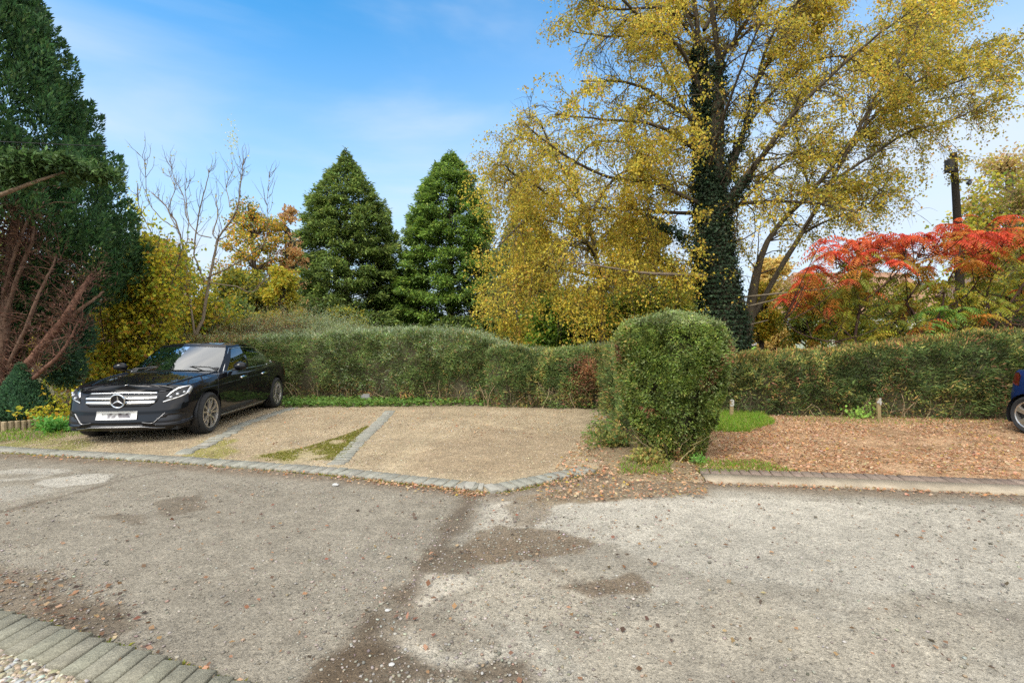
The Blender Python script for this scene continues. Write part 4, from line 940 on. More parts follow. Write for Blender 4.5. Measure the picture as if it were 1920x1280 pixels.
# --- tall dark cypress on the left edge
def cypress():
    Yc = 9.6; bx = xw(-75, Yc); root = empty("tall_cypress", (bx, Yc, 0), "tall dark green cypress with dead brown inner branches at the left edge", "tree")
    sil = np.array([(-280, -60), (0, 112), (110, 160), (220, 200), (310, 236), (370, 252), (450, 280), (500, 262), (545, 190), (600, 150), (700, 125)], float)
    zz = np.array([zt(q[0], Yc) for q in sil])[::-1]; rr = (sil[:, 1] * Yc / F)[::-1]; rr = np.maximum(rr, .05)
    lv = Leaves(); ncl = 620
    zc = rng.uniform(1.3, zz[-1] - .2, ncl); az = rng.uniform(-2.6, 1.0, ncl)
    n_each = 340
    GR = [(3, (.026, .058, .020)), (2, (.038, .076, .024)), (1.4, (.018, .040, .018)), (.6, (.06, .095, .03))]
    for k in range(ncl):
        r0 = np.interp(zc[k], zz, rr); ca, sa = math.cos(az[k]), math.sin(az[k])
        low = sstep(np.array([zc[k]]), 3.9, 2.6)[0]
        # the underside facing the viewer is bare: only the outer right flank keeps foliage low down
        if low > 0 and rng.uniform() < low * 1.0 and not (az[k] > -.75): continue
        rad = r0 * rng.uniform(.74, 1.0) * (1 + .18 * (fbm(np.array([[zc[k] * .8, ca * 2, sa * 2]]), 231, 2)[0] - .5) * 2)
        cpt = np.array([rad * ca, rad * sa, zc[k]]); hh = rng.uniform(.45, .95); cr = rng.uniform(.16, .30)
        m = n_each; u = rng.uniform(0, 1, m); th = rng.uniform(0, 2 * np.pi, m); w_ = np.sin(np.pi * np.clip(u, .02, 1) ** .62) ** .8 * cr
        axis = np.array([ca * .42, sa * .42, 1.]); axis /= np.linalg.norm(axis)
        q = cpt + axis * ((u - .5) * hh * 1.3)[:, None] + np.c_[np.cos(th), np.sin(th), 0 * th] * (w_ * rng.uniform(.6, 1.1, m))[:, None]
        dd = np.c_[np.cos(th), np.sin(th), 0 * th] * .55 + axis * .9 + rng.normal(0, .3, (m, 3))
        L = rng.uniform(.05, .13, m); c = palette(m, GR, .18) * rng.uniform(.8, 1.25)
        lv.quads(q, dd, np.c_[np.cos(th), np.sin(th), 0 * th] + rng.normal(0, .4, (m, 3)), L, L * .36, c)
    # low blue-green sprays at the foot
    for px, py, dy in [(112, 665, -.3), (118, 700, -.2), (138, 600, .3), (142, 640, 0.3), (130, 690, .1), (150, 560, .4), (146, 620, .4)]:
        m = 1300; cpt = np.array(at(px, py, Yc + dy)) - [bx, Yc, 0]; v = rand_unit(m) * rng.uniform(.3, 1, (m, 1)) * [.34, .3, .3]
        L = rng.uniform(.05, .12, m); lv.quads(cpt + v, v * 2 + rng.normal(0, .3, (m, 3)) + [0, 0, .25], rand_unit(m), L, L * .36, palette(m, [(2, (.028, .058, .030)), (2, (.020, .044, .024)), (1, (.045, .085, .03))], .18))
    lv.build("crown", M_NEEDLE, root)
    # the flat bough sweeping across
    fb = Leaves(); bt = Tubes()
    l = spline([np.array(at(*q)) - [bx, Yc, 0] for q in [(-120, 330, 7.4), (0, 318, 7.5), (70, 300, 7.6), (140, 303, 7.8), (205, 318, 8.0)]], 60)
    bt.add(spline([np.array(at(*q)) - [bx, Yc, 0] for q in [(-260, 470, 8.6), (-100, 405, 7.9), (0, 368, 7.55), (60, 345, 7.5), (110, 328, 7.6), (150, 315, 7.7)]], 20), np.linspace(.05, .012, 20), (.22, .15, .10), 7)
    ncf = 70; kc = rng.integers(0, 60, ncf); cf = l[kc] + rng.normal(0, 1, (ncf, 3)) * [.10, .26, .05] * (1.1 - .5 * kc / 60)[:, None]; csz = rng.uniform(.45, 1.25, ncf)
    m = 9500; kk = rng.integers(0, ncf, m); v = rng.normal(0, 1, (m, 3)) * [.10, .10, .045]; q = cf[kk] + v * csz[kk][:, None]; q[:, 2] -= .9 * np.abs(v[:, 0]) * csz[kk] + .05
    L = rng.uniform(.05, .12, m); fb.quads(q, rng.normal(0, .6, (m, 3)) + [.6, -.2, .05], np.array([0, 0, 1.]) + rng.normal(0, .5, (m, 3)), L, L * .4, palette(m, [(2, (.036, .066, .02)), (2, (.048, .08, .024)), (1, (.024, .044, .018))], .18))
    o = fb.build("flat_bough", M_NEEDLE, root)
    # stems and dead interior
    def st(l, col=(.15, .09, .06), k=8):
        P = np.array([np.array(at(q[0], q[1], Yc + q[3])) - [bx, Yc, 0] for q in l]); r = np.array([q[2] * .62 * Yc / F for q in l]); n = 5 * len(l)
        s = spline(P, n); s = s + np.cumsum(rng.normal(0, .008, s.shape), 0); bt.add(s, np.interp(np.linspace(0, 1, n), np.linspace(0, 1, len(l)), r), col, k, .05); return s
    mains = [st([(-10, 790, 17, -.9), (0, 640, 14, -.9), (10, 520, 11, -.8), (30, 390, 9, -.7), (40, 320, 7, -.4)]),
             st([(-75, 800, 32, 0), (-80, 500, 26, 0), (-75, 200, 18, 0), (-75, -100, 8, 0)]),
             st([(-20, 740, 11, -.6), (40, 690, 11, -.9), (100, 620, 10, -1), (140, 560, 8, -.9), (165, 520, 5, -.6)], (.17, .085, .055)),
             st([(100, 620, 5, -1), (140, 585, 5, -.8), (170, 560, 4, -.5), (190, 540, 3, -.2)], (.17, .10, .06)),
             st([(10, 600, 5, -.9), (40, 500, 5, -1.0), (60, 450, 4, -1), (65, 430, 3, -.9)]), st([(15, 690, 6, -.9), (60, 600, 5, -1.1), (95, 520, 3, -1), (110, 480, 2, -.9)]),
             st([(-30, 760, 8, -.8), (40, 725, 6, -1.2), (110, 665, 4, -1.2), (150, 600, 2, -1)], (.15, .075, .05)), st([(5, 560, 5, -.9), (30, 470, 4, -1.1), (60, 400, 3, -1)])]
    bt.build("trunk", M_BARK, root)
    dt = Tubes(); dl = Leaves(); cols = [(.13, .06, .04), (.10, .05, .033), (.17, .09, .06), (.08, .045, .03)]
    for i in range(620):
        mi = mains[rng.choice([0, 0, 2, 2, 4, 5, 6, 6, 7])]; b = mi[rng.integers(2, len(mi))] + rng.normal(0, .05, 3)
        d = np.array([rng.uniform(-.9, .25), rng.uniform(-.7, .9), rng.uniform(.0, 1.1)]); s = wander(b, d, rng.uniform(.25, .75), 6, .1, .16)
        c = cols[rng.integers(0, 4)]; dt.add(s, np.linspace(rng.uniform(.003, .008), .0015, 7), c, 4)
        m = 9; q = s[rng.integers(2, 7, m)] + rng.normal(0, .05, (m, 3)); L = rng.uniform(.04, .11, m)
        dl.quads(q, rng.normal(size=(m, 3)) + unit(d) * .8, rand_unit(m), L, L * .22, palette(m, [(2, (.055, .026, .017)), (2, (.042, .022, .015)), (1, (.08, .042, .026))], .2))
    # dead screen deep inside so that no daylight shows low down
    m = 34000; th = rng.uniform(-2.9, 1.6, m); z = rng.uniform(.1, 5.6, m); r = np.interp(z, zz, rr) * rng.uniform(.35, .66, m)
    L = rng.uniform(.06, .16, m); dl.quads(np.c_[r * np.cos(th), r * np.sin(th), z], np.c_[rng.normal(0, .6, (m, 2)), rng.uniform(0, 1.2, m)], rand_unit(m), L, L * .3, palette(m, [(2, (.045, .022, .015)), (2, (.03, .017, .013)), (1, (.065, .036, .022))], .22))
    dt.build("dead_twigs", M_BARK, root); dl.build("dead_foliage", M_NEEDLE, root)
cypress()
def dwarf(px, py, top, wpx, label, Y, n=15000):
    x0 = xw(px, Y); root = empty("dwarf_conifer", (x0, Y, 0), label, "shrub"); h = zt(top, Y); r = wpx * Y / F
    tb = Tubes(); tb.add([(0, 0, 0), (0, 0, h * .9)], [.05, .01], (.10, .07, .05), 7); tb.build("trunk", M_BARK, root)
    u = rng.uniform(0, 1, n) ** 1.3; th = rng.uniform(0, 2 * np.pi, n); prof = np.interp(u, [0, .12, .3, .6, .85, 1], [.62, .98, .88, .50, .20, .02]) * r * (1 + .22 * (fbm(np.c_[u * 5, np.cos(th) * 2, np.sin(th) * 2], 241, 3) - .5) * 2) * rng.uniform(.72, 1.03, n)
    P = np.c_[prof * np.cos(th), prof * np.sin(th), .12 + u * (h - .12)]; L = rng.uniform(.03, .075, n)
    A = np.c_[np.cos(th) * .6, np.sin(th) * .6, np.full(n, .8)] + rng.normal(0, .35, (n, 3)); lv = Leaves()
    lv.quads(P, A, np.c_[np.cos(th), np.sin(th), .3 + 0 * th] + rng.normal(0, .4, (n, 3)), L, L * .42, palette(n, [(3, (.032, .070, .034)), (2, (.045, .092, .042)), (1, (.022, .046, .026))], .16)); lv.build("crown", M_NEEDLE, root)
dwarf(38, 800, 684, 46, "small conical dwarf conifer at the foot of the cypress, left of the black car", 8.35)
dwarf(76, 790, 722, 22, "tiny rounded conifer tucked behind the conical dwarf conifer", 8.75, 6000)

# --- yellow-green beech shrubs behind the car
BEECH = [(3, (.25, .215, .02)), (2.5, (.16, .175, .02)), (2, (.31, .24, .022)), (1.2, (.09, .13, .02)), (.6, (.28, .15, .025)), (.3, (.18, .09, .035))]
def shrub(name, label, stems, Y, cols, n_leaf, lsize, sec_len=.8, sec_n=5, twig_n=6, base=None, flat=.5, droop=.05, twig_len=(.15, .4), spread=.08, cat="shrub", **kw):
    B = np.array(at(stems[0][0][0], 632, Y)); B[2] = 0
    return tree(name, label, cat, B, [px_limb(l, Y, B) for l in stems], cols, sec_len=sec_len, sec_n=sec_n, twig_n=twig_n, leaves_n=n_leaf, lsize=lsize, droop=droop, twig_len=twig_len, t0=.08, spread=spread, barkc=(.10, .08, .06), leafdroop=.15, limb_k=6, **kw)
def fan(x0, x1, ytop, ybase, n, r0=3.5, dY=.9, jx=20):
    out = []
    for k in range(n):
        xe = x0 + (x1 - x0) * (k + .5) / n + rng.normal(0, jx); xb = (x0 + x1) / 2 + (xe - (x0 + x1) / 2) * .45; yt = np.interp(xe, [q[0] for q in ytop], [q[1] for q in ytop]) + abs(rng.normal(0, 18))
        d = rng.normal(0, dY); out.append([(xb, ybase, r0, 0), (xb * .7 + xe * .3, ybase * .55 + yt * .45, r0 * .7, d * .5), (xe, yt, 1.2, d)])
    return out
shrub("beech_shrub", "broad yellow green beech shrub filling the space between cypress and black car", fan(105, 335, [(90, 640), (150, 560), (200, 490), (260, 435), (300, 425), (340, 450)], 755, 26, dY=.6), 12.2, BEECH, 16, (.07, .12), sec_n=5.4, twig_n=6)
shrub("beech_shrub", "yellow green beech shrub behind the black car's roof, right of the larger one", fan(320, 415, [(310, 500), (360, 480), (420, 560)], 735, 12, dY=.4), 14.0, BEECH, 12, (.07, .12), sec_n=5, twig_n=6)
shrub("beech_shrub", "low lime yellow shrub spilling beside the black car's front corner", [[(110, 806, 2, 0), (105, 770, 1.5, 0), (95, 745, 1, -.1)], [(112, 806, 2, 0), (125, 765, 1.5, .1), (135, 735, 1, .1)], [(120, 806, 2, .2), (145, 750, 1.5, .4), (150, 700, 1, .5)]], 9.0, BEECH + [(3, (.30, .28, .03))], 7, (.05, .085), sec_len=.4, sec_n=10, twig_n=8, twig_len=(.1, .25))

# --- young bare tree behind the car
Yb = 13.3; Bb = np.array(at(366, 632, Yb)); Bb[2] = 0
BT = [[(362, 755, 8, 0), (368, 640, 6.5, 0), (378, 590, 5.5, 0), (386, 525, 5, 0), (397, 465, 4, 0), (400, 440, 3.6, 0), (432, 388, 2.6, -.1), (440, 330, 1.8, -.2), (445, 295, 1.2, -.2)],
      [(366, 640, 4, 0), (358, 560, 4, .1), (347, 480, 3.4, .2), (335, 430, 2.8, .2), (315, 395, 2.2, .2), (285, 365, 1.5, .2)],
      [(385, 530, 3.6, 0), (372, 500, 3, -.2), (366, 470, 2.6, -.2), (376, 400, 2.2, -.3), (390, 345, 1.4, -.4), (394, 325, 1, -.4)],
      [(388, 522, 3, 0), (430, 498, 2.4, -.3), (470, 475, 1.8, -.5), (495, 445, 1.3, -.6), (500, 380, 1, -.6), (504, 320, .7, -.6)],
      [(392, 530, 2.6, 0), (440, 535, 2, .2), (480, 548, 1.4, .4), (512, 508, .9, .5)],
      [(400, 440, 2.4, 0), (408, 400, 1.8, .3), (402, 360, 1.2, .4)], [(397, 446, 2, 0), (372, 438, 1.8, .2), (355, 410, 1.5, .3), (348, 372, 1.3, .4), (328, 340, 1, .4), (322, 310, .8, .4)],
      [(340, 440, 2, .2), (322, 400, 1.6, .5), (330, 360, 1.2, .6), (318, 320, .8, .7)], [(335, 430, 2, .2), (300, 410, 1.6, -.1), (275, 370, 1.2, -.2), (275, 310, 1, -.2), (262, 290, .7, -.2)],
      [(350, 500, 2.4, .1), (310, 470, 1.8, -.3), (270, 400, 1.5, -.5), (262, 345, 1, -.6)], [(352, 545, 2, .1), (300, 520, 1.6, -.2), (265, 470, 1.2, -.5), (240, 370, 1, -.6), (222, 330, .7, -.6)],
      [(432, 388, 1.6, -.1), (428, 350, 1.2, .2), (445, 310, .8, .3)], [(347, 480, 2, .2), (352, 420, 1.6, .5), (345, 370, 1.2, .6), (347, 330, .8, .6)]]
rt_ = empty("bare_young_tree", Bb, "slim young tree almost bare of leaves, standing behind the black car's roof", "tree"); tb, lv = Tubes(), Leaves()
grow([px_limb(l, Yb, Bb) for l in BT], tb, lv, sec_len=.62, sec_n=5.0, twig_n=3.2, leaves_n=.4, lsize=(.04, .07), cols=[(1, (.26, .24, .05)), (1, (.20, .20, .06))], droop=-.25, twig_len=(.08, .28), t0=.35, spread=.04, barkc=(.23, .18, .125), twigc=(.14, .09, .065), sec_ang=(.3, .8), twdroop=-.2, sec_r=.4, twr=.0038, clumpy=False)
pts = np.array(at(438, 265, Yb - .2)) - Bb; m = 90; lv.quads(pts + rng.normal(0, 1, (m, 3)) * [.07, .07, .26], rng.normal(0, .6, (m, 3)), rand_unit(m), .07, .03, palette(m, [(1, (.30, .30, .14))]))
for (px, py) in [(250, 375), (245, 410), (262, 395), (290, 420)]:
    pts = np.array(at(px, py, Yb - .5)) - Bb; m = 34; lv.quads(pts + rng.normal(0, .12, (m, 3)), rng.normal(0, .6, (m, 3)) - [0, 0, .4], rand_unit(m), .09, .07, palette(m, [(1, (.40, .34, .04)), (1, (.28, .27, .04))]))
tb.build("trunk", M_BARK, rt_); lv.build("leaves", M_LEAF, rt_)

# --- background broadleaves
def bgtree(px, py_top, wpx, Y, label, cols, n=16000, lsize=(.14, .26), base=655, trunk=6, name="autumn_tree", thin=.0, mid=.5, group="trees beyond the hedge", low=.15):
    """lumpy crown made of leaf clumps carried by limbs"""
    B = np.array(at(px, 632, Y)); B[2] = 0; root = empty(name, B, label, "tree", group); tb, lv = Tubes(), Leaves()
    h = zt(py_top, Y); rw = wpx * Y / F
    tb.add([(0, 0, 0), (rng.normal(0, .1), 0, h * .5), (rng.normal(0, .2), 0, h * .95)], [trunk * Y / F, trunk * .6 * Y / F, .03], (.08, .06, .045), 7)
    n = int(n * 1.7); lsize = (lsize[0] * .72, lsize[1] * .78); ncl = 95; cl = []
    for k in range(ncl):
        u = rng.uniform(low, 1); a = rng.uniform(0, 2 * np.pi); r = rw * math.sin(math.pi * min(.98, (u - low) / (1 - low) * (1 - mid * .5) + mid * .35)) ** .7 * rng.uniform(.35, .95)
        c0 = np.array([r * math.cos(a), r * math.sin(a), h * u * .93]); cl.append(c0)
        tb.add(spline([(0, 0, max(.3, c0[2] - r * .7)), c0 * [.5, .5, 1] - [0, 0, r * .15], c0], 6), np.linspace(.05, .01, 6), (.08, .06, .045), 4)
    cl = np.array(cl); k = rng.integers(0, ncl, n); sz = rw * rng.uniform(.16, .38, ncl)
    v = rand_unit(n) * (rng.uniform(.15, 1, (n, 1)) ** .6) * sz[k][:, None] * [1, 1, .72]
    q = cl[k] + v; keep = rng.uniform(size=n) < np.clip(1 - thin + (fbm(q * .8, 251, 3) - .5) * 2.4, .05, 1); q = q[keep]; v = v[keep]; m = len(q)
    L = rng.uniform(*lsize, m); cc = palette(m, cols) * (.85 + .3 * sstep(fbm(q * .5, 252, 2), .4, .6))[:, None]
    lv.quads(q, rng.normal(0, .6, (m, 3)) + unit(v) * .5 - [0, 0, .3], rand_unit(m) + [0, 0, .4], L, L * .65, cc); tb.build("trunk", M_BARK, root); lv.build("crown", M_LEAF, root); return root
ORG = [(3, (.29, .185, .02)), (2, (.26, .21, .024)), (2, (.31, .145, .022)), (1.5, (.14, .14, .025)), (.7, (.28, .10, .026))]
RUST = [(3, (.30, .175, .075)), (2, (.28, .21, .08)), (1, (.24, .125, .055))]
DKG = [(3, (.06, .085, .022)), (2, (.085, .105, .025)), (1, (.14, .13, .025)), (1, (.04, .06, .02))]
YLW = [(3, (.21, .175, .018)), (2, (.16, .15, .018)), (1.3, (.10, .12, .02)), (.8, (.23, .14, .02))]
bgtree(478, 368, 74, 22, "orange and gold autumn tree left of the conifers", ORG + DKG[:2], 17000, (.10, .18), thin=.22)
bgtree(545, 366, 34, 23, "thin rust coloured tree with gaps beside the left conifer", RUST, 6000, (.10, .18), thin=.5, trunk=4)
bgtree(470, 500, 75, 21, "bushy green and gold tree low behind the bare young tree", DKG + YLW[:2], 14000, (.12, .22))
bgtree(530, 490, 40, 20.5, "yellow tree at the foot of the rust coloured tree", YLW, 7000, (.11, .2))
bgtree(300, 440, 60, 26, "pale brown weeping tree far behind the beech shrub", [(3, (.26, .20, .11)), (2, (.22, .18, .08))], 9000, thin=.25)
bgtree(330, 470, 60, 19, "light green tree behind the beech shrub and bare tree", [(3, (.17, .19, .03)), (2, (.24, .22, .03)), (1, (.10, .13, .03))], 9000, (.1, .2), thin=.1)
bgtree(215, 450, 70, 22, "yellow green tree glimpsed between the cypress and beech shrub", YLW + DKG[:1], 9000, (.12, .2))
bgtree(-40, 420, 120, 20, "dark bushy tree hidden behind the cypress at the left edge", DKG, 9000)
bgtree(430, 555, 60, 17, "dark green bush under the orange tree by the cream building", DKG, 8000, (.08, .16), trunk=3)
bgtree(640, 575, 70, 24, "golden green shrubs under the left broad conifer", DKG + YLW[:1], 7000, (.12, .2), trunk=3)
bgtree(1010, 430, 70, 24, "deep gold tree filling in behind the weeping birch", YLW, 13000, thin=.05)
bgtree(1200, 390, 85, 25, "golden tree standing behind the weeping birch and ivy trunk", YLW + ORG[:1], 17000, thin=.05)
bgtree(1290, 500, 60, 21, "green and yellow tree just left of the ivy trunk", YLW + DKG[:2], 10000, (.1, .2))
bgtree(1450, 468, 46, 27, "pale golden tree in the distance right of the ivy trunk", [(3, (.30, .21, .07)), (2, (.26, .2, .06)), (1, (.18, .15, .05))], 9000, thin=.15)
bgtree(1520, 520, 60, 18, "olive yellow tree between the ivy trunk and the red sumac", YLW + DKG[:2], 9000, (.09, .17), thin=.15, low=.38)
bgtree(1425, 520, 34, 18.5, "small golden tree just right of the ivy trunk", YLW + ORG[:1], 5000, (.08, .15), thin=.2, low=.42)
bgtree(1600, 500, 55, 20, "dull green tree behind the left end of the sumac", DKG + YLW[:2], 7000, (.10, .18), thin=.2, low=.3)
bgtree(1690, 520, 75, 17, "olive and yellow bush screening the houses behind the middle sumac", YLW + DKG[:2], 9000, (.08, .15), thin=.38, low=.06)
bgtree(1800, 535, 60, 16, "greenish yellow bush behind the timber pole's foot", YLW + DKG[:1], 7000, (.08, .15), thin=.4, low=.06)
bgtree(1890, 500, 70, 17.5, "green and orange bush behind the rightmost sumac", DKG + ORG[:2] + YLW[:1], 8000, (.08, .15), thin=.4, low=.06)
bgtree(1885, 268, 85, 26, "tall brown and olive tree at the right edge behind the pole", [(3, (.20, .14, .06)), (2, (.17, .15, .035)), (1.5, (.26, .18, .09)), (1, (.30, .25, .04))], 15000, thin=.2)
bgtree(1925, 330, 60, 19, "yellow leaved branchy tree at the right edge in front of the brown one", YLW[1:3] + [(3, (.17, .11, .05)), (2, (.13, .10, .04))], 6500, (.09, .16), thin=.3, low=.35)
for k, (px, yt, wd) in enumerate([(120, 560, 90), (250, 575, 80), (700, 600, 90), (930, 590, 80), (1120, 585, 90), (1240, 580, 80), (40, 560, 90)]):
    bgtree(px, yt, wd, 36 + k, ["broad dark tree low in the distance behind the cypress", "low dim tree far behind the beech shrubs", "low dark tree far off between the broad conifers", "dark far tree right of the broad conifers", "far tree seen under the weeping birch", "far tree low beside the ivy trunk", "far dark tree at the extreme left"][k], DKG, 6000, (.25, .45), low=.02)

# trees standing beyond both ends of the plot
for X_, Y_, h_, r_, lab, cc in [(-26, 19, 9, 3.6, "bushy green and gold tree outside the left edge beyond the cypress", DKG + YLW[:2]), (-24, 12, 6, 3.0, "low dark evergreen mass left of the cypress outside the photo", DKG), (-34, 30, 12, 5, "tall far tree outside the left edge", DKG + YLW[:1]),
                               (19, 15, 7, 3.2, "olive tree right of the last sumac outside the photo", YLW + DKG[:2]), (25, 24, 10, 4.2, "broad golden tree right of the red brick house outside the photo", YLW), (36, 30, 11, 5, "far dark tree beyond the houses outside the right edge", DKG)]:
    px_ = 960 + X_ * F / Y_; bgtree(px_, HY - (h_ - CAMH) * F / Y_, r_ * F / Y_, Y_, lab, cc, 5000, (.2, .36), low=.05)
low_plant(122, 799, "lime yellow leafy clump between the dwarf conifer and the black car", 1500, .34, .62, BEECH + [(3, (.26, .26, .03))], (.05, .09))
# ================================================================== SUMAC
def pal0(kind):
    if kind == 'r': pal = [(3, (.26, .030, .014)), (2, (.29, .055, .018)), (1.3, (.18, .02, .012)), (1.8, (.27, .085, .02))]
    elif kind == 'o': pal = [(2, (.21, .085, .014)), (1, (.19, .12, .016)), (1, (.15, .13, .016)), (1, (.22, .05, .014))]
    elif kind == 'y': pal = [(2, (.13, .13, .014)), (2, (.085, .10, .014)), (1, (.18, .14, .016))]
    else: pal = [(2, (.05, .11, .018)), (2, (.075, .14, .024)), (1, (.11, .14, .02))]
    return pal
def sumac(stems, tips, label, Y, cat="shrub"):
    B = np.array(at(stems[0][0][0], 632, Y)); B[2] = 0; root = empty("sumac", B, label, cat, "red sumac shrubs"); tb, lv = Tubes(), Leaves(); nodes = []
    BK = (.075, .042, .03)
    for l in stems:
        P, Rr = px_limb(l, Y, B); n = 6 * len(l); s = spline(P, n); tb.add(s, np.interp(np.linspace(0, 1, n), np.linspace(0, 1, len(l)), Rr), BK, 7, .04); nodes += list(s[n // 4:])
    nodes = np.array(nodes)
    for (px, py, dY, kind) in tips:
        e = np.array(at(px, py, Y + dY)) - B
        dd = np.linalg.norm(nodes - e, axis=1) + 1.2 * np.maximum(0, nodes[:, 2] - e[2] + .15); j = int(np.argmin(dd)); b = nodes[j]
        s = spline([b, b * .55 + e * .45 - [0, 0, .12] + rng.normal(0, .06, 3), e], 7); tb.add(s, np.linspace(.013, .007, 7), BK, 5)
        nl = int(rng.integers(4, 10)); tx, ty = rng.normal(0, .38, 2)
        for q in range(nl):
            a = 2 * math.pi * q / nl + rng.normal(0, .6); ln = rng.uniform(.24, .50); K = 9; pc = palette(1, pal0(kind), .14)
            f = np.linspace(.12, 1, K); up = rng.uniform(-.1, .75)
            h = np.array([math.cos(a), math.sin(a), tx * math.cos(a) + ty * math.sin(a)]); rach = e + h * (ln * f)[:, None] + np.array([0, 0, 1.]) * (up * ln * f - (up + .75) * ln * f * f * .9)[:, None]
            tg = unit(np.gradient(rach, axis=0)); sd = np.cross(tg, [0, 0, 1.]); sd = unit(sd); Ll = .115 * np.sin(np.pi * (.18 + .72 * f)) * rng.uniform(.85, 1.15)
            for sg in (-1, 1):
                A = sd * sg + tg * .35 - np.array([0, 0, 1.]) * rng.uniform(.25, .9)
                lv.quads(rach, A, np.cross(A, tg) * sg + rng.normal(0, .2, (K, 3)), Ll, Ll * .30, np.clip(pc * (1 + rng.normal(0, .16, (K, 1))), .005, .8), droop=.1)
            if q % 3 == 0: tb.add(rach, np.linspace(.003, .0015, K), (.2, .05, .03), 3)
    tb.build("stems", M_BARK, root); lv.build("leaves", M_LEAF, root)
def ctop(x): return np.interp(x, [1450, 1500, 1540, 1620, 1700, 1760, 1830, 1900, 1990, 2100], [560, 505, 462, 450, 446, 438, 436, 425, 415, 410])
def mk_tips(x0, x1, nr, nlow):
    t = []
    for k in range(nr):
        x = rng.uniform(x0, x1); d = rng.uniform(0, 1) ** 1.3; y = ctop(x) - 6 + d * 58 + rng.normal(0, 7); t.append((x, y, rng.normal(0, .7), 'r' if rng.uniform() < .92 - .5 * d else 'o'))
    for k in range(nlow):
        x = rng.uniform(x0, x1); y = ctop(x) + 45 + rng.uniform(0, 1) ** 1.35 * (600 - ctop(x)); t.append((x, y, rng.normal(0, .5), rng.choice(['o', 'y', 'y', 'y', 'y', 'o'])))
    return t
YS = 11.6
sumac([[(1600, 660, 5.5, 0), (1606, 610, 5, 0), (1612, 570, 4.5, 0), (1598, 530, 4, 0), (1586, 500, 3, 0), (1560, 478, 2, 0)], [(1612, 570, 3.5, 0), (1650, 540, 3, -.3), (1690, 500, 2.4, -.5), (1700, 470, 2, -.5)],
       [(1605, 640, 4, 0), (1560, 600, 3, .2), (1510, 570, 2.2, .3), (1470, 560, 1.6, .3)], [(1598, 530, 3, 0), (1620, 490, 2.4, .3), (1640, 465, 2, .4)], [(1606, 630, 3.5, 0), (1560, 640, 2.5, -.3), (1500, 625, 1.8, -.5), (1470, 600, 1.2, -.5)]],
      mk_tips(1490, 1690, 50, 38) + [(1485, 552, 0, 'r'), (1470, 560, .1, 'r'), (1500, 530, 0, 'r'), (1515, 520, .1, 'r'), (1505, 545, -.2, 'o'), (1520, 500, .2, 'r')], "leftmost red leaved sumac with a dark twisting stem behind the right hedge", YS)
sumac([[(1745, 660, 5, 0), (1715, 590, 4, 0), (1700, 565, 3.6, 0), (1722, 530, 3, 0), (1712, 500, 2.4, 0), (1730, 460, 2, 0)], [(1740, 640, 4, 0), (1765, 580, 3.4, -.2), (1772, 540, 3, -.2), (1795, 490, 2.4, -.2), (1800, 455, 1.8, -.2)], [(1765, 580, 3, -.2), (1810, 555, 2.4, .2), (1840, 510, 2, .3), (1850, 470, 1.6, .3)]],
      mk_tips(1680, 1840, 44, 32) + [(1770, 578, -.9, 'g'), (1790, 590, -1, 'g'), (1730, 585, -.9, 'g'), (1805, 575, -1, 'g'), (1745, 605, -1, 'g'), (1765, 615, -1, 'y'), (1795, 605, -.8, 'y')], "middle sumac with bright green lower fronds under its red top", YS)
sumac([[(1860, 670, 5, 0), (1870, 600, 4, 0), (1900, 560, 3.5, 0), (1930, 510, 3, 0), (1940, 460, 2, 0)], [(1868, 610, 4, 0), (1850, 560, 3, .2), (1865, 500, 2.4, .3), (1880, 450, 2, .3)], [(1862, 640, 3.5, 0), (1920, 570, 3, -.3), (1980, 520, 2, -.5)]],
      mk_tips(1820, 2060, 62, 50) + [(1885, 405, 0, 'r'), (1900, 412, .2, 'r')], "rightmost sumac reaching past the right edge with red and orange fronds", YS)

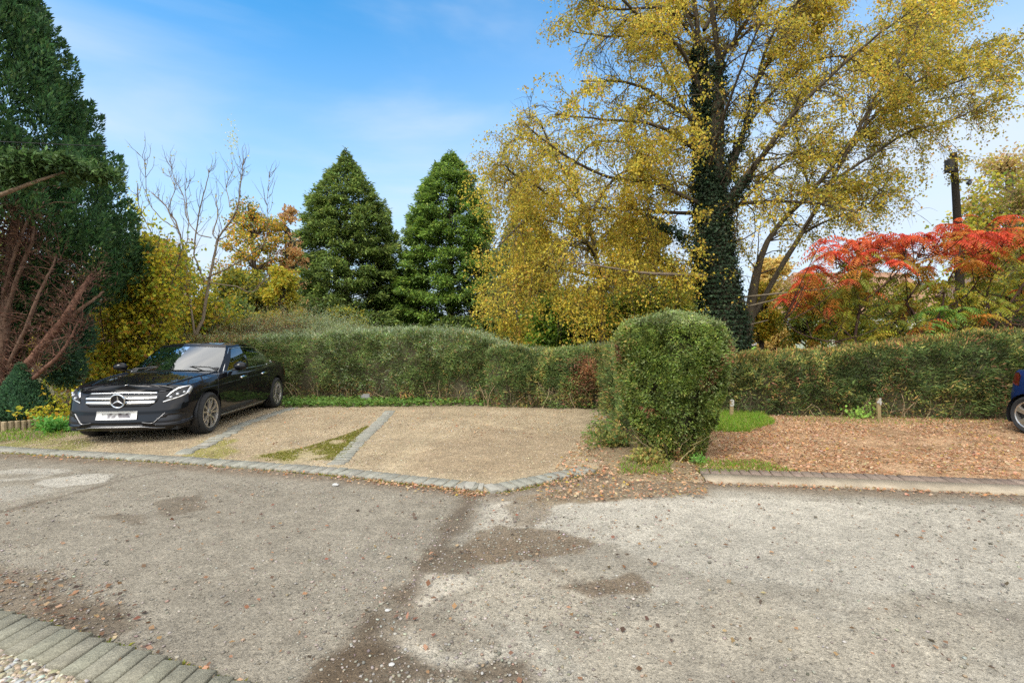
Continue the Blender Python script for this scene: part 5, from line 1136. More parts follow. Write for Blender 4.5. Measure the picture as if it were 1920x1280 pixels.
# ================================================================== BUILDINGS, POLE, POSTS, WIRE
GAIN[0] = 1.0
M_CREAM = mat_plain("cream render", (.55, .50, .38), .9, noise=.12, nscale=3)
M_WHITEF = mat_plain("white frame", (.75, .75, .73), .5)
M_GLASSF = mat_plain("window glass", (.05, .06, .07), .08, spec=.8)
def mat_tiles(col):
    m, n, l, p, o = new_mat("roof tiles"); t = n.new("ShaderNodeTexCoord"); b = n.new("ShaderNodeTexBrick"); b.inputs['Scale'].default_value = 4
    b.inputs['Color1'].default_value = (*col, 1); b.inputs['Color2'].default_value = (*[c * .7 for c in col], 1); b.inputs['Mortar'].default_value = (*[c * .4 for c in col], 1)
    l.new(t.outputs['Object'], b.inputs['Vector']); l.new(b.outputs['Color'], p.inputs['Base Color']); p.inputs['Roughness'].default_value = .9; return m
def prism_house(name, label, x0, x1, y0, y1, eave, ridge, wallm, roofm, wins, hip=0.0, gable_front=False, chim=None):
    root = empty(name, ((x0 + x1) / 2, y0, 0), label, "house"); off = Vector(root.location)
    bm = bmesh.new()
    if gable_front:
        xc = (x0 + x1) / 2; fr = [(x0, 0), (x1, 0), (x1, eave), (xc, ridge - .08), (x0, eave)]
        A = [bm.verts.new((x, y0, z)) for x, z in fr]; B = [bm.verts.new((x, y1, z)) for x, z in fr]
        bm.faces.new(A); bm.faces.new(B[::-1])
        for i in range(5): bm.faces.new((A[i], A[(i + 1) % 5], B[(i + 1) % 5], B[i]))
    else: add_box(bm, ((x0 + x1) / 2, (y0 + y1) / 2, eave / 2), (x1 - x0, y1 - y0, eave))
    for v in bm.verts: v.co -= off
    obj_bm("wall", bm, wallm, root, smooth=False)
    bm = bmesh.new(); o_ = .35
    if gable_front:
        xc = (x0 + x1) / 2
        for sx in (-1, 1):
            xe = x0 - o_ if sx < 0 else x1 + o_; ze = eave - o_ * (ridge - eave) / ((x1 - x0) / 2)
            q = [(xe, y0 - .3, ze), (xc, y0 - .3, ridge), (xc, y1 + .3, ridge), (xe, y1 + .3, ze)]
            a = [bm.verts.new(v) for v in q]; b = [bm.verts.new((v[0], v[1], v[2] + .14)) for v in q]
            bm.faces.new(a); bm.faces.new(b)
            for i in range(4): bm.faces.new((a[i], a[(i + 1) % 4], b[(i + 1) % 4], b[i]))
    else:
        yc = (y0 + y1) / 2; E = [(x0 - o_, y0 - o_), (x1 + o_, y0 - o_), (x1 + o_, y1 + o_), (x0 - o_, y1 + o_)]
        a = [bm.verts.new((x, y, eave)) for x, y in E]; c = [bm.verts.new((x, y, eave + .15)) for x, y in E]
        r0, r1 = bm.verts.new((x0 + hip, yc, ridge)), bm.verts.new((x1 - hip, yc, ridge))
        bm.faces.new(a)
        for i in range(4): bm.faces.new((a[i], a[(i + 1) % 4], c[(i + 1) % 4], c[i]))
        bm.faces.new((c[0], c[1], r1, r0)); bm.faces.new((c[2], c[3], r0, r1)); bm.faces.new((c[1], c[2], r1)); bm.faces.new((c[3], c[0], r0))
    for v in bm.verts: v.co -= off
    rf = obj_bm("roof", bm, roofm, root, smooth=False)
    if chim:
        bm = bmesh.new(); add_box(bm, Vector(chim) - off, (.8, .6, 2.0)); add_box(bm, Vector(chim) - off + Vector((0, 0, 1.04)), (.95, .75, .12)); obj_bm("chimney", bm, mat_plain("chimney brick", (.25, .13, .08), .9, noise=.2), rf, smooth=False)
    for (wx, wz, ww, wh) in wins:
        bm = bmesh.new()
        for (cx, cz, sx, sz) in ((0, wh / 2, ww, .09), (0, -wh / 2, ww, .09), (-ww / 2, 0, .09, wh + .09), (ww / 2, 0, .09, wh + .09), (0, 0, .06, wh - .09)):
            add_box(bm, Vector((wx + cx, y0 - .03, wz + cz)) - off, (sx, .09, sz))
        fr = obj_bm("window", bm, M_WHITEF, root, smooth=False)
        bm = bmesh.new(); add_box(bm, Vector((wx, y0 - .01, wz)) - off, (ww - .09, .03, wh - .09)); obj_bm("pane", bm, M_GLASSF, fr, smooth=False)
    return root
YHs = 42
hx = lambda px: xw(px, YHs)
prism_house("house", "wide pale house with an orange brown tiled roof seen through the sumac branches", hx(1510), hx(1800), YHs, YHs + 9, zt(592, YHs), zt(498, YHs), mat_plain("pale house render", (.5, .47, .42), .9, noise=.1, nscale=3),
            mat_tiles((.36, .20, .12)), [(hx(1560), 2.1, 1.8, 1.2), (hx(1650), 2.1, 2.0, 1.2), (hx(1755), 2.1, 2.4, 1.3)], hip=1.5, chim=(hx(1700), YHs + 4.5, zt(492, YHs)))
prism_house("house", "grey brown roofed house with white windows at the far right behind the sumac", hx(1830), hx(2100), YHs - 3, YHs + 6, zt(560, YHs - 3), zt(470, YHs - 3), mat_plain("red brick", (.32, .20, .15), .9, noise=.15, nscale=8),
            mat_tiles((.22, .15, .11)), [(hx(1862) * .93, 1.9, 1.6, 1.3), (hx(1925) * .93, 1.9, 1.6, 1.3), (hx(1862) * .93, 4.1, 1.4, 1.1)], hip=2.0)
Yg = 31
gx = lambda px: xw(px, Yg)
prism_house("outbuilding", "small cream gabled outbuilding glimpsed beyond the bare young tree", gx(388), gx(434), Yg, Yg + 6, zt(588, Yg), zt(571, Yg), M_CREAM, mat_plain("pale felt roof", (.50, .46, .36), .9, noise=.1), [], gable_front=True)

# far road, verge and garden wall beyond the hedge, right of the ivy trunk
P, Fq = grid_sheet(np.linspace(6, 70, 60), np.linspace(33, 39, 8)); 
def slope(P): return np.c_[P[:, 0], P[:, 1] - .10 * P[:, 0], .02 + 0 * P[:, 0]]
tag(mesh_np("far_pavement", slope(P), Fq, M_ROAD, colors=np.tile((.40, .36, .33), (len(P), 1))), kind='structure')
P, Fq = grid_sheet(np.linspace(6, 70, 60), np.linspace(40, 47, 8)); v = slope(P); v[:, 2] += .12 + .08 * (P[:, 1] - 40)
tag(mesh_np("grass_verge", v, Fq, M_EARTH, colors=np.tile((.16, .30, .03), (len(P), 1))), kind='structure')
P, Fq = grid_sheet(np.linspace(6, 90, 60), np.linspace(48, 58, 8)); v = slope(P); v[:, 2] += .75
tag(mesh_np("far_road", v, Fq, M_ROAD, colors=np.tile((.33, .29, .27), (len(P), 1))), kind='structure')
bm = bmesh.new(); add_box(bm, (0, 0, .85), (36, .25, 1.7)); add_box(bm, (0, 0, 1.74), (36.1, .34, .08))
o = obj_bm("garden_wall", bm, mat_plain("pinkish wall", (.42, .31, .25), .9, noise=.15, nscale=2), smooth=False); o.location = (38, 54, .7); o.rotation_euler.z = -.1
tag(o, "low pinkish brown wall along the far road right of the ivy trunk", "wall")
xp, yp = xw(1403, 34), 34
bm = bmesh.new(); add_lathe(bm, [(.0, 0), (.05, 0), (.05, 2.35), (.0, 2.36)], Matrix.Rotation(R(90), 4, 'X'), 10); ps = empty("road_post", (xp, yp, 0), "thin grey post with a small pale head beside the far road", "post")
obj_bm("pole", bm, mat_plain("galvanised", (.5, .52, .54), .5, .3), ps); bm = bmesh.new(); add_box(bm, (0, -.03, 2.5), (.24, .04, .32), bevel=.01); obj_bm("head", bm, mat_plain("pale sign", (.6, .62, .62), .5), ps)
ps.children[0].rotation_euler.x = 0
for v in ps.children[0].data.vertices: v.co = Vector((v.co.x, v.co.z if abs(v.co.y) > abs(v.co.z) * 5 and False else v.co.y, v.co.z))

# timber pole on the right
Yp = 19.0; xp = xw(1803, Yp)
pr = empty("utility_pole", (xp, Yp, 0), "dark leaning timber pole with a transformer box on top, above the red sumac", "pole")
tb = Tubes(); tb.add([(.0, 0, 0), (-.12, 0, zt(470, Yp)), (-.38, 0, zt(288, Yp))], [.165, .14, .115], (.034, .025, .018), 12, .02); tb.build("pole", M_BARK, pr)
bm = bmesh.new(); zt_ = zt(322, Yp); add_box(bm, (-.55, -.02, zt_ + .20), (.20, .26, .50), bevel=.03); obj_bm("box", bm, mat_plain("weathered box", (.045, .04, .034), .8, noise=.2), pr, smooth=False)
bm = bmesh.new(); add_box(bm, (-.05, 0, zt(338, Yp)), (.75, .07, .05), bevel=.01); add_lathe(bm, [(0, 0), (.07, .0), (.09, .06), (.07, .12), (.04, .16), (0, .17)], Matrix.Translation((.30, 0, zt(338, Yp) - .10)), 12)
obj_bm("insulator", bm, mat_plain("insulator", (.06, .06, .07), .4), pr)
pv = Leaves(); m = 260; k = rng.uniform(0, 1, m); a = rng.uniform(0, 6.28, m); zc = zt(345, Yp) + k * 1.1; q = np.c_[-.33 - .05 * k + np.cos(a) * .19, np.sin(a) * .19, zc] + rng.normal(0, .07, (m, 3))
pv.quads(q, rng.normal(0, .6, (m, 3)) - [0, 0, .5], rand_unit(m), .09, .07, palette(m, [(2, (.40, .34, .04)), (1, (.28, .28, .04)), (1, (.45, .30, .05))])); pv.build("creeper", M_LEAF, pr)
# overhead cable at the left
tb = Tubes(); l = np.array([at(-420, 236, 7.2), at(-200, 258, 7.6), at(0, 267, 8.0), at(110, 272, 8.3), at(205, 276, 8.6)]); tb.add(spline(l, 30), .007, (.03, .03, .03), 5)
tag(tb.build("overhead_cable", M_BARK), "thin dark cable sagging across the tall cypress", "cable")

# numbered timber stakes
M_STAKE = mat_plain("stake wood", (.24, .18, .085), .9, noise=.2, nscale=25, bump=.3)
def stake(px, py, h, num, label, Y, lean):
    x = xw(px, Y); r_ = empty("bay_stake", (x, Y, BAYZ), label, "marker", "numbered bay stakes"); r_.rotation_euler.y = lean
    bm = bmesh.new(); add_box(bm, (0, 0, h / 2), (.062, .04, h), bevel=.004); obj_bm("stake", bm, M_STAKE, r_, smooth=False)
    cu = bpy.data.curves.new("number", 'FONT'); cu.body = num; cu.size = .17; cu.align_x = 'CENTER'; cu.extrude = .004; cu.offset = .006
    o = bpy.data.objects.new("tmp", cu); COL.objects.link(o); bpy.context.view_layer.update(); me = bpy.data.meshes.new_from_object(o.evaluated_get(bpy.context.evaluated_depsgraph_get())); bpy.data.objects.remove(o); o = bpy.data.objects.new("number", me); link(o, r_); cu = me; o.rotation_euler.x = R(90); o.location = (0, -.026, h - .115); cu.materials.clear(); cu.materials.append(mat_plain("white number", (.36, .345, .31), .6)); return r_
stake(1372, 775, .34, "3", "short timber stake with a white number three standing in the bright grass", 9.25, R(1))
stake(1649, 785, .40, "4", "short timber stake with a white number four among bare hedge stems", 8.98, R(-2))
# grey stone at the hedge foot
bm = bmesh.new(); bmesh.ops.create_icosphere(bm, subdivisions=2, radius=1)
for v in bm.verts:
    n_ = fbm(np.array([v.co[:]]) * 2.2 + 3, 261, 3)[0]; v.co = Vector((v.co.x * .125, v.co.y * .10, max(v.co.z, -.6) * .10)) * (.45 + 1.1 * n_)
o = obj_bm("stone_lump", bm, mat_plain("grey stone", (.15, .146, .14), .9, noise=.2, nscale=18, bump=.4)); x, y, _ = gp(681, 758); o.location = (x, y + .2, .11); tag(o, "pale grey rock resting in the green leaves at the hedge foot", "rock")
# low log-roll edging left of the car
root = empty("log_edging", (*gp(60, 806)[:2], 0), "low edging of short round logs by the dwarf conifer left of the car", "edging")
lp = PW([(-120, 818), (5, 812), (60, 806), (130, 797), (200, 788)]); s_ = np.concatenate([[0], np.cumsum(np.linalg.norm(np.diff(lp, axis=0), axis=1))]); off = root.location
bm = bmesh.new()
for k in range(int(s_[-1] / .075)):
    a = k * .075; q = (np.interp(a, s_, lp[:, 0]) - off.x, np.interp(a, s_, lp[:, 1]) - off.y); h_ = .17 + random.uniform(-.01, .01)
    add_lathe(bm, [(0, 0), (.036, 0), (.036, h_ - .006), (.028, h_), (0, h_)], Matrix.Translation((q[0], q[1], BAYZ - .01)) @ Matrix.Rotation(R(90), 4, 'X'), 8)
for v in bm.verts: pass
o = obj_bm("log_roll", bm, mat_plain("weathered log", (.30, .23, .14), .9, noise=.3, nscale=12), root)

# ================================================================== CARS
def mat_paint(name, col, flake=0.0):
    m = mat_plain(name, col, .4, spec=.0, coat=1.0); m.node_tree.nodes['Principled BSDF'].inputs['Coat IOR'].default_value = 1.38; return m
M_TYRE = mat_plain("tyre rubber", (.018, .018, .018), .85, noise=.2, nscale=30)
M_ALLOY = mat_plain("alloy", (.50, .47, .43), .32, .85)
M_CHROME = mat_plain("chrome", (.78, .78, .78), .12, 1.0)
M_DARKCHROME = mat_plain("dark chrome", (.22, .22, .225), .3, .9)
M_BLACKP = mat_plain("black plastic", (.012, .012, .013), .45)
M_GRILLE = mat_plain("grille black", (.008, .008, .011), .3)
M_PLATE = mat_plain("plate white", (.72, .72, .70), .5)
M_LAMPG = mat_plain("lamp interior", (.40, .41, .43), .18, .55)
M_SEAT = mat_plain("seat cloth", (.03, .03, .032), .8)
def mat_glass(name, tint, refl=.16, trans=.7):
    m, n, l, p, o = new_mat(name); n.remove(p)
    t = n.new("ShaderNodeBsdfTransparent"); t.inputs[0].default_value = (*tint, 1)
    g = n.new("ShaderNodeBsdfGlossy"); g.inputs['Roughness'].default_value = .02; g.inputs[0].default_value = (.95, .98, 1, 1)
    f = n.new("ShaderNodeFresnel"); f.inputs[0].default_value = 1.55
    a = n.new("ShaderNodeMath"); a.operation = 'MULTIPLY_ADD'; a.use_clamp = True; a.inputs[1].default_value = 1.6; a.inputs[2].default_value = refl; l.new(f.outputs[0], a.inputs[0])
    mx = n.new("ShaderNodeMixShader"); l.new(a.outputs[0], mx.inputs[0]); l.new(t.outputs[0], mx.inputs[1]); l.new(g.outputs[0], mx.inputs[2]); l.new(mx.outputs[0], o.inputs[0]); return m
M_WGLASS = mat_glass("windscreen glass", (.42, .50, .47), .10)
M_SGLASS = mat_glass("side glass", (.30, .42, .36), .06)
M_LENS = mat_glass("headlamp lens", (.9, .9, .92), .05)
M_REDLENS = mat_plain("red lens", (.09, .006, .006), .15, coat=1)

def cr1(xs, pts):
    """smooth 1-d interpolation through (x, value) points"""
    p = np.array(pts, float); return np.interp(xs, np.linspace(p[0, 0], p[-1, 0], 400), smooth1(np.interp(np.linspace(p[0, 0], p[-1, 0], 400), p[:, 0], p[:, 1])))
def smooth1(v, w=9):
    k = np.hanning(w + 2)[1:-1]; k /= k.sum(); return np.convolve(np.pad(v, w // 2, mode='edge'), k, 'valid')

class CarShape:
    def __init__(s, outline, zsh, zc, axles, wr, zbot, arch_r):
        s.axles, s.wr, s.arch_r, s.zbot = axles, wr, arch_r, zbot
        q = spline(np.c_[np.array(outline), np.zeros(len(outline))], 900)[:, :2]; q[:, 1] = np.maximum(q[:, 1], 0)
        s.arc = np.concatenate([[0], np.cumsum(np.linalg.norm(np.diff(q, axis=0), axis=1))]); s.q = q; s.U = s.arc[-1]
        t = unit(np.gradient(q, axis=0)); s.n = np.c_[-t[:, 1], t[:, 0]]          # outward for the +y half
        s.zsh_p, s.zc_p = zsh, zc; s.Lx = q[-1, 0]
    def zsh(s, x): return cr1(x, s.zsh_p)
    def zc(s, x): return cr1(x, s.zc_p)
    def inset(s, x, v, fr, rr):
        """v 0..1 bottom to shoulder; fr, rr how far the outline faces front / rear"""
        side = np.interp(v, [0, .08, .22, .40, .62, .78, .90, 1], [.085, .050, .022, .012, .000, .010, .030, .075])
        front = np.interp(v, [0, .10, .22, .42, .50, .62, .82, .93, 1], [.10, .02, .0, .03, .035, .06, .10, .15, .24])
        rear = np.interp(v, [0, .12, .3, .5, .62, .8, .95, 1], [.12, .05, .0, .0, .03, .05, .06, .10])
        return side * (1 - fr - rr) + front * fr + rear * rr
    def S(s, u, z, off=0.0):
        """surface point; u signed arc length from the nose (+ is the car's +y side), z height"""
        u = np.asarray(u, float); z = np.asarray(z, float); sg = np.sign(u) + (u == 0); a = np.abs(u)
        x = np.interp(a, s.arc, s.q[:, 0]); y = np.interp(a, s.arc, s.q[:, 1]); nx = np.interp(a, s.arc, s.n[:, 0]); ny = np.interp(a, s.arc, s.n[:, 1])
        ln = np.hypot(nx, ny); nx, ny = nx / ln, ny / ln
        fr = np.clip(-nx, 0, 1) ** 1.3; rr = np.clip(nx, 0, 1) ** 1.3
        zt_ = s.zsh(x); v = np.clip((z - s.zbot) / (zt_ - s.zbot), 0, 1); d = s.inset(x, v, fr, rr)
        return np.stack([x - nx * (d - off), sg * (y - ny * (d - off)), z], -1)
    def body(s):
        nu, nv = 250, 34; ua = np.linspace(0, s.U, nu); x = np.interp(ua, s.arc, s.q[:, 0]); zt_ = s.zsh(x)
        v = np.linspace(0, 1, nv); UU, VV = np.meshgrid(ua, v); ZZ = s.zbot + (zt_[None, :] - s.zbot) * VV
        P = s.S(UU.ravel(), ZZ.ravel()).reshape(nv, nu, 3)
        # wheel arches: snap to circle
        D = None; side = (np.abs(UU) > .5)
        inside_ = np.zeros((nv, nu), bool)
        for ax in s.axles:
            dx, dz = P[..., 0] - ax, P[..., 2] - s.wr; d = np.hypot(dx, dz); near = (np.abs(d - s.arch_r) < .019) & (P[..., 1] > .5)
            k = np.where(near, s.arch_r / np.maximum(d, 1e-6), 1); P[..., 0] = ax + dx * k; P[..., 2] = s.wr + dz * k
            inside_ |= (np.hypot(P[..., 0] - ax, P[..., 2] - s.wr) < s.arch_r + .001) & (P[..., 1] > .5)
        V = [P.reshape(-1, 3)]; i = np.arange(nv - 1)[:, None] * nu + np.arange(nu - 1)[None, :]
        Fq = np.stack([i, i + 1, i + nu + 1, i + nu], -1).reshape(-1, 4)
        Fq = Fq[~inside_.ravel()[Fq].all(1)]
        # top: from the wall's upper ring to the centre line, rounded shoulder
        ring = P[-1]; nt_ = 16; tt = np.linspace(0, 1, nt_); zc_ = s.zc(ring[:, 0]); T = []
        for t in tt:
            yy = ring[:, 1] * (1 - t); h = 1 - (1 - t) ** 2.6 if True else 0
            T.append(np.c_[ring[:, 0], yy, ring[:, 2] + (np.maximum(zc_, ring[:, 2] + .001) - ring[:, 2]) * h])
        T = np.array(T); base = nv * nu; V.append(T.reshape(-1, 3)); i = base + np.arange(nt_ - 1)[:, None] * nu + np.arange(nu - 1)[None, :]
        Ft = np.stack([i, i + 1, i + nu + 1, i + nu], -1).reshape(-1, 4)
        V = np.concatenate(V); Fa = np.concatenate([Fq, Ft]); n = len(V)
        Vm = V * [1, -1, 1]; V2 = np.concatenate([V, Vm]); F2 = np.concatenate([Fa, Fa[:, ::-1] + n])
        return V2, F2
    def top_z(s, x, y):
        """height of the bonnet / boot surface"""
        a = np.linspace(0, s.U, 300); pts = s.S(a, s.zsh(np.interp(a, s.arc, s.q[:, 0]))); yr = np.interp(x, pts[:, 0], pts[:, 1]); zs = s.zsh(x); t = 1 - np.clip(np.abs(y) / np.maximum(yr, 1e-3), 0, 1)
        return zs + np.maximum(s.zc(x) - zs, .001) * (1 - (1 - t) ** 2.6)
def patch_mesh(fn, poly, step=.03, thick=.012):
    """fill a 2-d outline, map by fn(u, z, off) to the body; a thin raised slab"""
    poly = np.asarray(poly, float); dense = []
    for a, b in zip(poly, np.roll(poly, -1, 0)):
        m = max(1, int(np.linalg.norm(b - a) / step)); dense += [a + (b - a) * k / m for k in range(m)]
    dense = np.array(dense); lo, hi = poly.min(0), poly.max(0)
    g = np.stack(np.meshgrid(np.arange(lo[0], hi[0], step), np.arange(lo[1], hi[1], step)), -1).reshape(-1, 2)
    g = g[inside(g, dense)]; g = g[seg_dist(g, dense) > step * .45] if len(g) else g
    pts = [Vector(p) for p in dense] + [Vector(p) for p in g]
    co, _, fc, *_r = delaunay_2d_cdt(pts, [], [list(range(len(dense)))], 1, 1e-6)
    co = np.array([c[:] for c in co]); n = len(co)
    V = fn(co[:, 0], co[:, 1], thick * .5); tri = np.array([f for f in fc if len(f) == 3]); m = len(dense)
    Vb = fn(dense[:, 0], dense[:, 1], -thick)
    ring = np.array([(k, (k + 1) % m, n + (k + 1) % m, n + k) for k in range(m)])
    return np.concatenate([V, Vb]), [tri, ring]
def patch(name, cs, poly, mat, parent, mirror=False, thick=.012, step=.03, fn=None):
    fn = fn or cs.S; out = []
    for sg in ((1, -1) if mirror else (1,)):
        V, FA = patch_mesh(lambda u, z, o: fn(u * sg, z, o), poly, step, thick)
        if sg < 0: FA = [f[:, ::-1] for f in FA]
        out.append(mesh_np(name, V, FA, mat, parent, smooth=False))
    return out
def strip(name, cs, line, wid, mat, parent, mirror=False, thick=.008, fn=None):
    l = spline(np.c_[np.array(line, float), np.zeros(len(line))], 14 * len(line))[:, :2]; t = unit(np.gradient(l, axis=0)); nn = np.c_[-t[:, 1], t[:, 0]]
    wid = np.broadcast_to(wid, (len(l),)) if np.isscalar(wid) else np.interp(np.linspace(0, 1, len(l)), np.linspace(0, 1, len(wid)), wid)
    poly = np.concatenate([l + nn * wid[:, None] / 2, (l - nn * wid[:, None] / 2)[::-1]]); return patch(name, cs, poly, mat, parent, mirror, thick, .02, fn)

def make_wheel(parent, loc, side, R_, w_, rimr, style):
    """wheel > tyre, rim, hub_cap; the axle lies along y, side = +1 outer face towards +y"""
    rot = Matrix.Identity(4) if side > 0 else Matrix.Rotation(math.pi, 4, 'Z')
    M0 = rot
    bm = bmesh.new(); add_lathe(bm, [(0, -.02), (rimr * .93, -.02), (rimr * .93, -.09), (0, -.09)], M0, 28); d = obj_bm("wheel", bm, M_BLACKP, parent); d.location = loc
    bm = bmesh.new(); h = w_ / 2
    prof = [(rimr, h - .018), (rimr + .012, h - .006), (rimr + (R_ - rimr) * .55, h + .006), (R_ - .022, h - .012), (R_ - .006, h - .03), (R_, h - .06), (R_, 0), (R_, -h + .06), (R_ - .02, -h + .01), (rimr, -h + .015)]
    add_lathe(bm, prof, M0, 48); obj_bm("tyre", bm, M_TYRE, d)
    bm = bmesh.new(); add_lathe(bm, [(rimr + .006, h - .008), (rimr - .004, h - .004), (rimr - .016, h - .012), (rimr - .022, h - .05), (rimr - .03, -.02)], M0, 48)
    add_lathe(bm, [(0, h - .022), (.055, h - .026), (.066, h - .036), (.07, h - .07), (.0, h - .07)], M0, 24)
    def spoke(a0, a1, w0, w1):
        A = Vector((math.cos(a0), 0, math.sin(a0))); B = Vector((math.cos(a1), 0, math.sin(a1))); p0 = A * .055; p1 = B * (rimr - .012); ax = (p1 - p0).normalized(); sd = Vector((-ax.z, 0, ax.x)); Y = Vector((0, 1, 0))
        vv = []
        for p, wd, yy in ((p0, w0, h - .030), (p0.lerp(p1, .5), (w0 + w1) / 2 * .92, h - .014), (p1, w1, h - .016)):
            vv.append([bm.verts.new(M0 @ (p + sd * wd * c + Y * (yy + dz))) for c, dz in ((-.5, -.03), (-.36, 0), (.36, 0), (.5, -.03))])
        for q in range(2):
            for c in range(3): bm.faces.new((vv[q][c], vv[q][c + 1], vv[q + 1][c + 1], vv[q + 1][c]))
    for k in range(5):
        a = math.pi / 2 + k * 2 * math.pi / 5 + .1
        if style == 'double': spoke(a - .16, a - .25, .030, .036); spoke(a + .16, a + .25, .030, .036)
        else: spoke(a, a, .075, .105)
    obj_bm("rim", bm, M_ALLOY, d, angle=25)
    bm = bmesh.new(); add_lathe(bm, [(0, h - .016), (.026, h - .017), (.03, h - .03)], M0, 18); obj_bm("hub_cap", bm, mat_plain("hub cap", (.08, .08, .085), .4), d)
    return d

def greenhouse(root, K, paint, roofcrown=.035, rear_glass=True):
    """K: ordered knots from windscreen centre to rear screen centre: (bx,by,bz, rx,ry,rz, kind of the span that follows)"""
    V, Fp, parts = [], [], []; nrow = 10; vr = np.linspace(0, 1, nrow)
    def colpts(B, Rf):
        B, Rf = np.array(B), np.array(Rf); p = B[None] * (1 - vr[:, None]) + Rf[None] * vr[:, None]
        out = np.array([0, 1, 0]) * .028 * (abs(B[1]) / .8) + np.array([-1 if B[0] < 2 else 1, 0, 0]) * .03 * (1 - abs(B[1]) / .85)
        return p + out[None] * np.sin(np.pi * vr)[:, None]
    spans = []
    for a, b in zip(K[:-1], K[1:]):
        n = max(2, int(np.linalg.norm(np.subtract(b[:3], a[:3])) / .06)); cols = []
        for k in range(n + 1):
            f = k / n; B = [a[i] * (1 - f) + b[i] * f for i in range(3)]; Q = [a[3 + i] * (1 - f) + b[3 + i] * f for i in range(3)]
            if a[6] in ('windscreen', 'rear_window') :
                # bow the glass in plan
                w_ = abs(B[1]) / max(abs(a[1]), abs(b[1])); sgn = 1 if a[6] == 'windscreen' else -1
                e = min(a, b, key=lambda q: abs(q[1])); g = max(a, b, key=lambda q: abs(q[1])); B[0] = e[0] + (g[0] - e[0]) * w_ ** 2; Q[0] = e[3] + (g[3] - e[3]) * w_ ** 2
                B[2] = e[2] + (g[2] - e[2]) * w_ ** 2; Q[2] = e[5] + (g[5] - e[5]) * w_ ** 2
            cols.append(colpts(B, Q))
        spans.append((a[6], np.array(cols)))
    frame_V, frame_F, nF = [], [], 0
    glass = {}
    for kind, cols in spans:
        n = len(cols)
        for sg in (1, -1):
            P = cols * [1, sg, 1]
            r0, r1 = (0, nrow) if kind == 'pillar' else (0, nrow)
            i = np.arange(n - 1)[:, None] * nrow + np.arange(nrow - 1)[None, :]; Fq = np.stack([i, i + nrow, i + nrow + 1, i + 1], -1)
            if kind == 'pillar':
                frame_V.append(P.reshape(-1, 3)); frame_F.append(Fq.reshape(-1, 4) + nF); nF += n * nrow
            else:
                # bottom and top rails painted, the rest glass
                top_ = Fq[:, -1:, :].reshape(-1, 4)
                frame_V.append(P.reshape(-1, 3)); frame_F.append(top_ + nF); nF += n * nrow
                gq = Fq[:, :-1, :].reshape(-1, 4); glass.setdefault((kind, sg), []).append((P.reshape(-1, 3), gq))
    # roof from the top row
    top = np.concatenate([c[:, -1] for _, c in spans]); nt_ = 10; T = []
    for t in np.linspace(0, 1, nt_): T.append(np.c_[top[:, 0], top[:, 1] * (1 - t), top[:, 2] + roofcrown * (1 - (1 - t) ** 2.2) * np.clip(top[:, 1] / .5, 0, 1)])
    T = np.array(T); n = len(top); i = np.arange(nt_ - 1)[:, None] * n + np.arange(n - 1)[None, :]; Fq = np.stack([i, i + 1, i + n + 1, i + n], -1).reshape(-1, 4)
    for sg in (1, -1):
        frame_V.append(T.reshape(-1, 3) * [1, sg, 1]); frame_F.append(Fq + nF); nF += len(T.reshape(-1, 3))
    mesh_np("roof", np.concatenate(frame_V), np.concatenate(frame_F), paint, root, smooth=True)
    for kind in ('windscreen', 'rear_window'):
        vs_, fs_, n0 = [], [], 0
        for sg in (1, -1):
            for P, gq in glass.get((kind, sg), []): vs_.append(P); fs_.append(gq + n0); n0 += len(P)
        if vs_: mesh_np(kind, np.concatenate(vs_), np.concatenate(fs_), M_WGLASS, root, smooth=True)
    for (kind, sg), L in glass.items():
        if kind in ('windscreen', 'rear_window'): continue
        for P, gq in L: mesh_np("side_window", P, gq, M_SGLASS, root, smooth=True)
    # bright trim round the side glass
    tb = Tubes()
    side = [c for k, c in spans if k not in ('windscreen', 'rear_window')]
    for sg in (1, -1):
        lo = np.concatenate([c[:, 0] for c in side])[1:-1] * [1, sg, 1] + [0, sg * .008, .0]; up = np.concatenate([c[:, -2] for c in side])[1:-1] * [1, sg, 1] + [0, sg * .008, 0]
        yield_ = (lo, up)
        tb.add(lo, .008, (.6, .6, .6), 5); tb.add(np.concatenate([lo[:1], up, lo[-1:]]), .007, (.6, .6, .6), 5)
    o = tb.build("window_trim", M_CHROME, root); return spans

